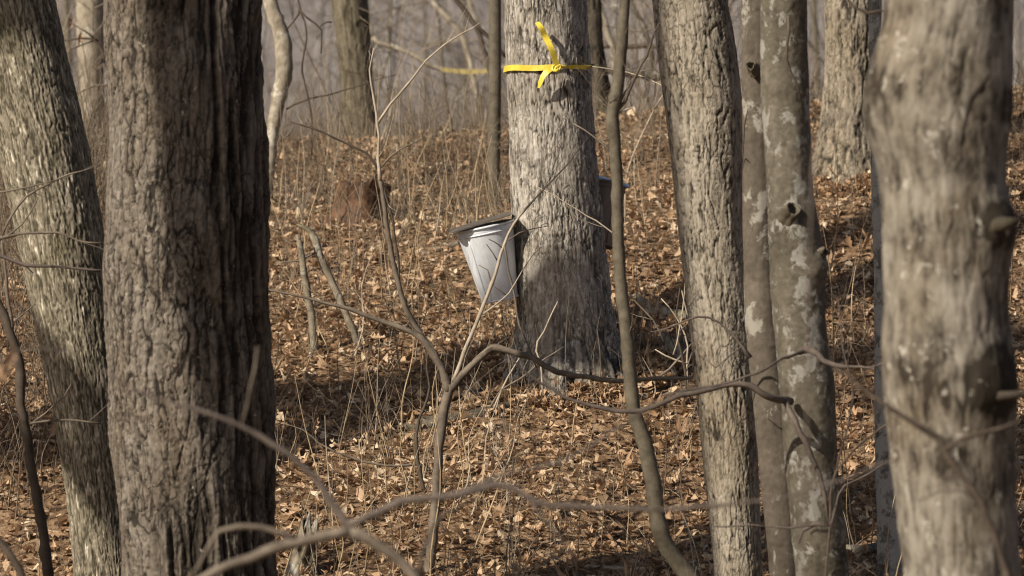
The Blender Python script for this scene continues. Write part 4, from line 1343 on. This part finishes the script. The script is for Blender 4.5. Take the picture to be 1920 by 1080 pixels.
log_thing('fallen_log', 'dark rotting log lying left of the foot of the taped trunk', [(640, 835, 8), (720, 815, 13), (800, 797, 15), (870, 784, 15), (930, 772, 13), (985, 752, 9)], M['old_log'], lift=-0.1)
log_thing('fallen_pole', 'straight dead pole lying just below the foot of the taped trunk', [(930, 752, 7), (1020, 752, 7), (1120, 748, 6.5), (1220, 748, 6)], M['deadwood'])
log_thing('fallen_branch', 'long low dead branch right of the forked sapling, left of the taped trunk', [(850, 752, 7), (920, 748, 7), (985, 740, 6), (1050, 722, 5), (1090, 706, 4)], M['twig_grey'], 'branch', 1.6)
log_thing('fallen_stick', 'pale broken stick lying on the dark litter left of the forked sapling', [(660, 712, 4), (690, 700, 4.5), (716, 690, 5)], M['beige'], 'branch', 0.9)
log_thing('fallen_stick', 'bright bare stick lying on leaves at the bottom, right of the middle', [(1085, 1066, 4), (1150, 1070, 4), (1215, 1072, 3)], M['twig_pale'], 'branch', 1.0)
log_thing('fallen_log', 'half buried grey log on the bank right of the bluish lid', [(1190, 560, 7), (1240, 590, 10), (1290, 600, 10)], M['deadwood'])
log_thing('fallen_log', 'dark limb on the ground behind the lichen pole at lower right', [(1560, 1035, 10), (1620, 1040, 12), (1660, 1030, 10)], M['deadwood'])
log_thing('fallen_log', 'low dark limb across the bank left of the silver bucket', [(780, 480, 6), (830, 470, 7), (880, 455, 6)], M['deadwood'])


def stump(name, label, x, y, r, h, mat, jag=0.35, lean=0.0, cat='stump', seed=1):
    d = ground_hit(x, y)
    c = P(x, y, d)
    zg = float(gz(c[0], d))
    t = thing(name, (c[0], d, zg), label, cat)
    ns, nh = 40, 14
    R, H = r * K * d, h * K * d
    rs = np.random.default_rng(seed)
    th = np.arange(ns) * 2 * PI / ns
    top = H * (1 - jag * (0.5 + 0.5 * vnoise(np.cos(th) * 1.6, np.sin(th) * 1.6, 0.3, seed)) - jag * 0.6 * rs.random(ns))
    V = []
    for i in range(nh):
        s = i / (nh - 1)
        fl = 1 + 0.5 * (1 - s) ** 3
        rr = R * fl * (1 + 0.16 * vnoise(np.cos(th) * 2.5, np.sin(th) * 2.5, s * 1.3, seed + 2) + 0.08 * rs.random(ns))
        V.append(np.stack((c[0] + rr * np.cos(th) + lean * s * H, d + rr * np.sin(th), zg - 0.03 + s * (top + 0.03)), -1))
    for q, zz in ((0.72, 0.96), (0.55, 0.6), (0.02, 0.4)):
        V.append(np.stack((c[0] + R * q * np.cos(th) + lean * H * zz, d + R * q * np.sin(th), zg + top * zz), -1))
    V = np.concatenate(V)
    n = nh + 3
    i, j = np.meshgrid(np.arange(n - 1), np.arange(ns), indexing='ij')
    j2 = (j + 1) % ns
    F = np.stack((i * ns + j, i * ns + j2, (i + 1) * ns + j2, (i + 1) * ns + j), -1).reshape(-1, 4)
    part('stump', V, F, mat, t, attrs={'relief': np.clip(0.5 + 0.6 * vnoise(V[:, 0] * 40, V[:, 1] * 40, V[:, 2] * 12), 0, 1)})
    return t


stump('rotten_stump', 'crumbling red brown stump on the bank under the thin forked arm', 668, 424, 46, 110, M['rot'], 0.35, 0.1, seed=4)
stump('broken_snag', 'short split snag leaning right beside the foot of the shaggy trunk', 542, 1080, 17, 170, M['deadwood'], 0.7, 0.22, 'stump', seed=6)
stump('mossy_stump', 'low dark stump behind the shoots at the left foot of the scaly trunk', 1262, 668, 22, 60, M['deadwood'], 0.5, 0.0, seed=9)


# ------------------------------------------------------------------ leaves
def leaf_mat(name, stops):
    m, n, b = new_mat(name)
    at = n.nodes.new('ShaderNodeAttribute')
    at.attribute_name = 'tone'
    tc = n.nodes.new('ShaderNodeTexCoord')
    c = ramp(n, stops, at.outputs['Fac'])
    f = noise(n, 90, tc.outputs['Object'], 3)
    c = mix(n, 0.6, c, mix(n, f, (0.45, 0.42, 0.4), (1.25, 1.25, 1.25)), 'MULTIPLY')
    n.links.new(c, b.inputs['Base Color'])
    b.inputs['Roughness'].default_value = 0.6
    b.inputs['Specular IOR Level'].default_value = 0.3
    tr = n.nodes.new('ShaderNodeBsdfTranslucent')
    n.links.new(c, tr.inputs[0])
    ms = n.nodes.new('ShaderNodeMixShader')
    ms.inputs[0].default_value = 0.2
    out = n.nodes['Material Output']
    n.links.new(b.outputs[0], ms.inputs[1])
    n.links.new(tr.outputs[0], ms.inputs[2])
    n.links.new(ms.outputs[0], out.inputs[0])
    return m


M['leaf'] = leaf_mat('dead_leaf', [(0.0, (0.13, 0.075, 0.042)), (0.25, (0.3, 0.182, 0.104)), (0.5, (0.46, 0.302, 0.178)), (0.78, (0.6, 0.435, 0.278)), (0.96, (0.72, 0.59, 0.42))])

_LW = {'oak': [0.09, 0.42, 0.12], 'maple': [0.2, 0.48, 0.05], 'beech': [0.06, 0.31, 0.05]}


_HW = {'oak_whole': [0.03, 0.16, 0.11, 0.33, 0.17, 0.30, 0.12, 0.03], 'maple_whole': [0.1, 0.5, 0.26, 0.42, 0.16, 0.2, 0.07, 0.01], 'beech_whole': [0.02, 0.2, 0.28, 0.31, 0.29, 0.22, 0.12, 0.01]}


def leaf_template(kind):
    if kind in _HW:
        h = _HW[kind]
        V, F = [], []
        for k in range(8):
            for q in (-1, -0.5, 0, 0.5, 1):
                V.append((q * h[k], k / 7 + (0.07 * abs(q) if k % 2 else -0.02 * abs(q)), q))
        for k in range(7):
            for j in range(4):
                a = k * 5 + j
                F.append((a, a + 1, a + 6, a + 5))
        return np.array(V), np.array(F)
    w_ = _LW[kind]
    u = np.array([0.0, 0.5, 1.0])
    V = []
    for k in range(3):
        for s in (-1, 0, 1):
            V.append((s * w_[k], u[k] + (0.12 if (k == 1 and s and kind == 'maple') else 0), s))
    F = []
    for k in range(2):
        for j in range(2):
            a = k * 3 + j
            F.append((a, a + 1, a + 4, a + 3))
    return np.array(V), np.array(F)


def leaves_mesh(name, pos, size, yaw, pitch, roll, curl, bend, tone, kind, mat):
    """many leaves at once; all arrays have one entry per leaf"""
    T, F = leaf_template(kind)
    N = len(pos)
    x = T[None, :, 0] * np.ones((N, 1))
    y = (T[None, :, 1] - 0.5) * np.ones((N, 1))
    z = curl[:, None] * (T[None, :, 0] ** 2) * 2.2 + bend[:, None] * (y ** 2) * 1.6
    jq = 0.26 if T.shape[0] < 20 else 0.07
    z = z + jq * (rng.random((N, T.shape[0])) - 0.5)
    x = x + jq * 0.6 * (rng.random((N, T.shape[0])) - 0.5)
    y = y + jq * 0.6 * (rng.random((N, T.shape[0])) - 0.5)
    x = x * (1 - 0.5 * np.clip(np.abs(curl[:, None]), 0, 0.9))
    x, y, z = x * size[:, None], y * size[:, None], z * size[:, None]
    cp, sp = np.cos(pitch)[:, None], np.sin(pitch)[:, None]
    y, z = y * cp - z * sp, y * sp + z * cp
    cr, sr = np.cos(roll)[:, None], np.sin(roll)[:, None]
    x, z = x * cr + z * sr, -x * sr + z * cr
    cy, sy = np.cos(yaw)[:, None], np.sin(yaw)[:, None]
    x, y = x * cy - y * sy, x * sy + y * cy
    V = np.stack((x + pos[:, 0:1], y + pos[:, 1:2], z + pos[:, 2:3]), -1).reshape(-1, 3)
    FF = (F[None] + (np.arange(N) * len(T))[:, None, None]).reshape(-1, 4)
    return mesh_np(name, V, FF, mat, True, {'tone': np.repeat(tone, len(T))})


def scatter_xy(n, y0, y1, half):
    Y = rng.uniform(y0, y1, n)
    X = rng.uniform(-1, 1, n) * (half + 0.02 * (Y - 18))
    return X, Y


def leaf_litter():
    n = 95000
    X, Y = scatter_xy(n, 15.5, 26.6, 3.2)
    # drifts: some places are thicker and paler, hollows are darker
    patch = fbm(X * 1.1, Y * 1.1, 0.4, 4, 77, 0.65)
    Z = gz(X, Y) + 0.004 + 0.026 * rng.random(n) ** 1.5 + 0.02 * np.clip(patch, -0.5, 1)
    tone = np.clip(0.58 + 0.23 * rng.normal(size=n) + 0.26 * patch, 0, 1)
    pale = rng.random(n) < 0.03
    tone[pale] = rng.uniform(0.8, 1.0, pale.sum())
    size = 0.018 + 0.032 * rng.random(n) ** 1.8
    pitch = rng.normal(-0.08, 0.36, n)
    roll = rng.normal(0, 0.36, n)
    up = rng.random(n) < 0.13
    pitch[up] += rng.uniform(0.4, 1.2, up.sum())
    m = 12000
    for q, (cx_, cy_, rr_) in enumerate(((TC['cx'][0], 20.0, 0.26), (TH_['cx'][0], TH_['d'], 0.2), (TI['cx'][0], TI['d'], 0.14))):
        sl_ = slice(q * m // 3, (q + 1) * m // 3)
        a_ = rng.uniform(0, 6.28, m // 3)
        d_ = rr_ * (0.85 + 0.7 * rng.random(m // 3) ** 1.5)
        X[sl_], Y[sl_] = cx_ + d_ * np.cos(a_), cy_ + d_ * np.sin(a_)
        Z[sl_] = gz(X[sl_], Y[sl_]) + np.clip(0.07 - 0.25 * (d_ - rr_ * 0.85), 0, 1) * rng.random(m // 3) + 0.01
    pos = np.stack((X, Y, Z), -1)
    kinds = ('oak', 'maple', 'beech', 'oak_whole')
    which = rng.integers(0, 3, n)
    near = (Y < 22.5) & (np.abs(X) < 2.4) & (rng.random(n) < 0.085)
    which[near] = 3
    size[near] = rng.uniform(0.045, 0.08, near.sum())
    tone[near] *= 0.9
    Z[near] += 0.012
    pos[near, 2] = Z[near]
    obs = []
    for k, kd in enumerate(kinds):
        s = which == k
        me = leaves_mesh('leaf_litter', pos[s], size[s], rng.uniform(0, 6.28, s.sum()), pitch[s], roll[s], rng.normal(0.25, 0.5 if k < 3 else 1.0, s.sum()), rng.normal(0.1, 0.6 if k < 3 else 1.0, s.sum()), tone[s], kd, M['leaf'])
        o = link('leaf_litter', me)
        tag(o, 'dry curled ' + ('lobed brown', 'pointed tan', 'narrow brown', 'large whole')[k] + ' leaves covering the slope', None, None, 'stuff')


leaf_litter()

# the leaves that lie on top and catch the sun, one by one
_lm = []
for k in range(15):
    one = np.ones(1)
    _lm.append(leaves_mesh('leaf', np.zeros((1, 3)), one * 1.0, one * 0, one * 0, one * 0, one * (0.2 + 0.35 * (k % 4)), one * (0.9 - 0.4 * (k % 5)), one * (0.36 + 0.035 * k), ('oak_whole', 'maple_whole', 'beech_whole')[k % 3], M['leaf']))
for k in range(300):
    y = rng.uniform(17.3, 21.5)
    x = rng.uniform(-1, 1) * 960 * K * y * 1.02
    o = link('leaf', _lm[k % 15], ground)
    s = rng.uniform(0.05, 0.085)
    o.location = (x, y, float(gz(x, y)) + rng.uniform(0.035, 0.05))
    o.scale = (s, s, s)
    o.rotation_euler = (rng.normal(0.3, 0.5), rng.normal(0, 0.5), rng.uniform(0, 6.28))

# a curled leaf hanging in front at the left edge
lf = thing('dead_leaf', P(8, 690, 10.4), 'single blurred tan curled leaf hanging at the left edge of the picture', 'leaf')
for k, (ox, oz, s, tone, yaw) in enumerate([(0.0, 0.0, 0.075, 0.82, 0.4), (-0.012, -0.02, 0.055, 0.7, 1.9)]):
    one = np.ones(1)
    me = leaves_mesh('blade', np.array([[ox, 0, oz]]), one * s, one * yaw, one * 1.1, one * 0.4, one * 1.2, one * 0.9, one * tone * 0.5, 'oak_whole', M['leaf'])
    link('blade', me, lf)
V, F = path_mesh([(8, 690, 1.4), (6, 676, 1.4), (3, 668, 1.4)], 10.4, wob=0)
part('leafstalk', V, F, M['twig_mauve'], lf)
# pale leaves caught on twigs
for (x, y, d, s, tone, lab) in ((590, 800, 18.2, 0.06, 0.62, 'grey tan leaf caught upright on stalks right of the shaggy trunk'), (148, 75, 24.0, 0.07, 0.5, 'brown leaf hanging high up left of the shaggy trunk'),
                                (132, 44, 24.2, 0.06, 0.45, 'rusty leaf hanging above another near the top left corner')):
    one = np.ones(1)
    me = leaves_mesh('dead_leaf', np.zeros((1, 3)), one * s, one * 0.5, one * 1.3, one * 0.3, one * 0.9, one * 0.5, one * tone * 0.8, 'oak_whole', M['leaf'])
    o = link('dead_leaf', me)
    o.location = tuple(P(x, y, d))
    tag(o, lab, 'leaf', 'leaves caught on twigs')
stem_thing('leafy_twig', 'thin twigs with hanging leaves between the leaning trunk and the shaggy trunk, near the top', 'shrub', (215, 500), [
    ('stem', M['twig_dark'], [(216, 420, 4), (210, 250, 4), (200, 120, 4), (178, 74, 3.4), (150, 72, 3), (118, 76, 2)], dict()),
    ('branch', M['twig_grey'], [(212, 160, 4), (185, 160, 3), (160, 168, 3), (140, 178, 2)], dict()),
    ('twig', M['twig_dark'], [(185, 78, 2.6), (160, 58, 2), (130, 42, 1.6)], dict()),
    ('twig', M['twig_dark'], [(176, 76, 2.6), (150, 86, 2), (128, 96, 1.6)], dict()),
], SAP, d=24.1)


# ------------------------------------------------------------------ dry stalks, grass and brush
def blades(name, base, h, lean_az, lean, bend, r, seg, mat, label, sides=3):
    N = len(base)
    s = np.linspace(0, 1, seg)
    L = h[:, None]
    off = (lean[:, None] * s + bend[:, None] * s ** 2) * L
    az = lean_az[:, None]
    wig = 0.03 * L * np.sin(s[None] * rng.uniform(3, 11, (N, 1)) + rng.uniform(0, 6, (N, 1)))
    X = base[:, 0:1] + off * np.cos(az) + wig * np.sin(az)
    Y = base[:, 1:2] + off * np.sin(az) - wig * np.cos(az)
    Z = base[:, 2:3] + L * s * np.sqrt(np.clip(1 - np.clip(lean + bend, -0.95, 0.95)[:, None] ** 2 * s, 0.1, 1))
    R = r[:, None] * (1 - 0.7 * s)
    V = np.zeros((N, seg, sides, 3))
    for k in range(sides):
        a = 2 * PI * k / sides
        V[:, :, k, 0] = X + R * math.cos(a)
        V[:, :, k, 1] = Y + R * math.sin(a)
        V[:, :, k, 2] = Z
    i, j = np.meshgrid(np.arange(seg - 1), np.arange(sides), indexing='ij')
    j2 = (j + 1) % sides
    F = np.stack((i * sides + j, i * sides + j2, (i + 1) * sides + j2, (i + 1) * sides + j), -1).reshape(-1, 4)
    F = (F[None] + (np.arange(N) * seg * sides)[:, None, None]).reshape(-1, 4)
    return mesh_np(name, V.reshape(-1, 3), F, mat, True)


def stuff_blades(name, X, Y, h, r, mat, label, lean=0.35, bend=0.25, seg=6):
    n = len(X)
    base = np.stack((X, Y, gz(X, Y) - 0.01), -1)
    me = blades(name, base, h, rng.uniform(0, 6.28, n), rng.normal(0, lean, n), rng.normal(0, bend, n), r, seg, mat, label)
    return tag(link(name, me), label, None, None, 'stuff')


# individual dry stalks of the nearer slope
_sm = []
for k in range(8):
    one = np.ones(1)
    me = blades('dry_stalk', np.zeros((1, 3)), one * 1.0, one * (k * 0.9), one * rng.normal(0, 0.12), one * rng.normal(0, 0.12), one * 0.0075, 9, M['straw'] if k % 3 else M['twig_pale'], '')
    _sm.append(me)
for k in range(250):
    y = rng.uniform(17.4, 24.0)
    if k % 2:
        x = rng.uniform(500, 960)
    else:
        x = rng.uniform(0, 1920)
    X = (x - 960) * K * y
    o = link('dry_stalk', _sm[k % 8])
    o.location = (X, y, float(gz(X, y)) - 0.01)
    s = rng.uniform(0.16, 0.6)
    o.scale = (rng.uniform(0.35, 0.6), rng.uniform(0.35, 0.6), s)
    o.rotation_euler = (rng.normal(0, 0.12), rng.normal(0, 0.12), rng.uniform(0, 6.28))
    tag(o, 'thin dry tan stalk standing up out of the fallen leaves on the slope', 'stalk', 'dry stalks standing in the leaves')

X, Y = scatter_xy(4400, 16.0, 25.5, 3.2)
keep = fbm(X * 0.9, Y * 0.9, 0.1, 2, 55) > -0.25
stuff_blades('dry_grass', X[keep], Y[keep], rng.uniform(0.05, 0.24, keep.sum()), rng.uniform(0.0008, 0.002, keep.sum()), M['straw'], 'dry bent grass and weed stems among the leaves', 0.5, 0.5, 5)
X, Y = scatter_xy(2600, 16.2, 25.0, 3.2)
stuff_blades('fallen_twigs', X, Y, rng.uniform(0.1, 0.4, len(X)), rng.uniform(0.0015, 0.0035, len(X)), M['brush'], 'fine fallen twigs lying over the leaf litter', 0.9, 0.25)
Y = rng.uniform(17.6, 22.8, 330)
X = (rng.choice([0, 1], 330, p=[0.35, 0.65]) * rng.uniform(-450, -20, 330) + rng.uniform(-100, 700, 330) * (rng.random(330) < 0.45)) * K * Y
stuff_blades('pale_stems', X, Y, rng.uniform(0.15, 0.55, 330), rng.uniform(0.0011, 0.0022, 330), M['twig_pale'], 'fine pale bare stems standing all over the slope', 0.55, 0.4, 6)
# thicket along the top of the bank
X, Y = scatter_xy(1900, 22.6, 27.5, 3.6)
stuff_blades('crest_brush', X, Y, rng.uniform(0.15, 0.6, len(X)), rng.uniform(0.0015, 0.004, len(X)), M['brush'], 'tangled bare brush along the top of the bank', 0.5, 0.4, 7)
X = (rng.uniform(500, 960, 1500) - 960) * K * 23
Y = rng.uniform(21.8, 24.6, 1500)
ok = np.abs(X + 0.70) > 0.14                        # the rotten stump stands clear
X, Y = X[ok], Y[ok]
stuff_blades('bramble', X, Y, rng.uniform(0.08, 0.4, len(X)), rng.uniform(0.0009, 0.0022, len(X)), M['brush'], 'fine brown brambles matted over the bank left of the slim sapling', 0.7, 0.6, 6)
# denser brush left of the leaning trunk and between it and the shaggy one
Y = rng.uniform(19.2, 26.0, 1100)
X = (rng.uniform(-60, 215, 1100) - 960) * K * Y
stuff_blades('left_brush', X, Y, rng.uniform(0.2, 0.8, len(X)), rng.uniform(0.0015, 0.004, len(X)), M['brush'], 'dense bare brush behind the leaning trunk', 0.45, 0.4, 7)


def thicket(n, y0, y1, half, h0, h1, seed, name, label, rr=(0.004, 0.011), mat='brush', spread=0.5, lean=0.3, minr=0.0022):
    """bare bushes beyond the bank"""
    rs = np.random.default_rng(seed)
    out = []
    for k in range(n):
        y = rs.uniform(y0, y1)
        x = rs.uniform(-half, half) * y / y0
        if abs(x - 0.17) < 0.5 and 18.9 < y < 20.5:      # the foot of the tapped maple stays clear
            continue
        z = float(gz(x, y))
        H = rs.uniform(h0, h1)
        grow((x, y, z), (rs.normal(0, lean), rs.normal(0, lean), 1), rs.uniform(*rr), H, 2, rs, out, sides=4, spread=spread, up=0.2, kids=(2, 5), step=5, minr=minr)
    V, F = merge(out)
    o = link(name, mesh_np(name, V, F, M[mat]))
    tag(o, label, None, None, 'stuff')


thicket(190, 17.9, 23.8, 2.3, 0.25, 0.6, 15, 'underbrush', 'small dry branching weeds scattered over the leafy bank', (0.0012, 0.0022), 'brush', 0.8, 0.3, 0.0006)
thicket(60, 24.2, 34, 3.6, 0.8, 2.0, 5, 'bank_thicket', 'bare twiggy bushes just beyond the top of the bank', (0.003, 0.006), 'brush', 0.95)
thicket(70, 34, 62, 5.0, 3.0, 7.5, 6, 'valley_thicket', 'tall bare brush filling the hollow beyond the bank', (0.005, 0.011), 'brush', 0.9)
thicket(26, 30, 46, 3.4, 3.5, 7.0, 16, 'pale_thicket', 'pale crossing saplings and vines in the hollow beyond the bank', (0.008, 0.018), 'beige', 0.85, 0.35, 0.003)
thicket(16, 26.5, 36, 3.0, 2.5, 5.0, 17, 'dark_thicket', 'dark thin crossing saplings just beyond the bank', (0.005, 0.010), 'twig_dark', 0.85, 0.35, 0.0025)


def far_woods():
    rs = np.random.default_rng(11)
    out = []
    for k in range(300):
        y = rs.uniform(75, 250) if k > 150 else rs.uniform(62, 120)
        x = rs.uniform(-1, 1) * (960 * K * y * 1.35 + 2)
        z = float(gz(x, y))
        H = rs.uniform(7, 17)
        r = rs.uniform(0.03, 0.12)
        n = 7
        s = np.linspace(0, 1, n)
        C = np.stack((x + rs.normal(0, 0.05) * H * s, y + 0 * s, z - 0.3 + H * s), -1) + rs.normal(0, 0.06, (n, 3))
        out.append(tube(C, r * (1.1 - 0.9 * s), 6))
        for q in range(5):
            i = rs.uniform(0.2, 0.95)
            p = C[0] * (1 - i) + C[-1] * i
            a = rs.uniform(0, 2 * PI)
            grow(p, (math.cos(a), math.sin(a), 0.9), r * 0.35, H * 0.22, 1, rs, out, sides=3, spread=0.9, kids=(2, 5), step=4, minr=0.01)
    V, F = merge(out)
    o = link('far_woods', mesh_np('far_woods', V, F, M['far_w']))
    tag(o, 'leafless woods coloured haze grey covering the far hillside', None, None, 'stuff')


M['far_w'] = twig_mat('far_wood', (0.155, 0.143, 0.136), (0.3, 0.28, 0.27), 0.5)  # mauve grey colour stands in for hazy air over the distant trees
far_woods()


# ------------------------------------------------------------------ neighbouring trees towards the sun: their shade falls across the scene
def shade_tree(target, t, r, lean, label, seed, H=9.0, boughs=0, bough_z=(2.0, 6.0), br=0.05, bl=2.2):
    """a tree t metres towards the sun from a world point whose shade falls on that point"""
    hx, hy = to_sun.x / math.cos(SUN_EL), to_sun.y / math.cos(SUN_EL)
    zt = target[2] + t * math.tan(SUN_EL)          # height at which the trunk stands in the light of the target
    px, py = target[0] + hx * t, target[1] + hy * t
    zg = float(gz(px, py))
    n = 40
    z = np.linspace(zg - 0.2, zg + H, n)
    ax, ay = -hy, hx                                # sideways to the sun
    c = np.stack((px + ax * lean * (z - zt) + 0.02 * vnoise(z * 0.8, seed, 0.2, 5), py + ay * lean * (z - zt), z), -1)
    rr = r * np.interp(z, [zg, zt, zg + H], [1.35, 1.0, 0.45])
    tr = thing('maple_tree', (c[0, 0], c[0, 1], zg), label, 'tree', 'neighbouring trees outside the picture')
    V, F = tube(c, rr, 20, 0.06, seed)
    part('trunk', V, F, M['scaly'], tr, attrs={'relief': np.full(len(V), 0.6)})
    rs = np.random.default_rng(seed)
    for k in range(boughs):
        zz = zg + rs.uniform(*bough_z)
        i = int(np.clip((zz - z[0]) / (z[1] - z[0]), 0, n - 1))
        a = rs.uniform(0, 2 * PI)
        out = []
        grow(c[i], (math.cos(a), math.sin(a), 0.7), br * rs.uniform(0.5, 1.0), bl * rs.uniform(0.7, 1.2), 2, rs, out, sides=7, kids=(2, 4), minr=0.003)
        V, F = merge(out)
        part('bough', V, F, M['scaly'], tr, attrs={'relief': np.full(len(V), 0.6)})
    return tr


shade_tree(P(398, 420, 16.35), 5.0, 0.098, -0.13, 'straight maple outside the left edge shading the shaggy trunk', 51, boughs=4, bough_z=(6.5, 8.5))
shade_tree(P(165, 845, 18.4), 6.2, 0.165, -1.1, 'leaning maple outside the left edge shading the foot of the leaning trunk', 52, H=8.0, boughs=3, bough_z=(6, 8))
shade_tree(P(1330, 900, 17.5), 9.5, 0.11, -0.03, 'maple behind the camera on the left', 55, H=12, boughs=5, bough_z=(6, 11), br=0.04, bl=2.4)

shade_tree(P(1056, 600, 19.82), 8.5, 0.17, 0.75, 'leaning maple outside the left edge shading the foot of the taped trunk', 56, H=10.5, boughs=2, bough_z=(9, 10.3), br=0.03, bl=1.2)

print('objects', len(bpy.data.objects), 'tris', sum(sum(max(len(p.vertices) - 2, 0) for p in m.polygons) if len(m.polygons) < 2000 else len(m.polygons) * 2 for m in bpy.data.meshes if m.users))
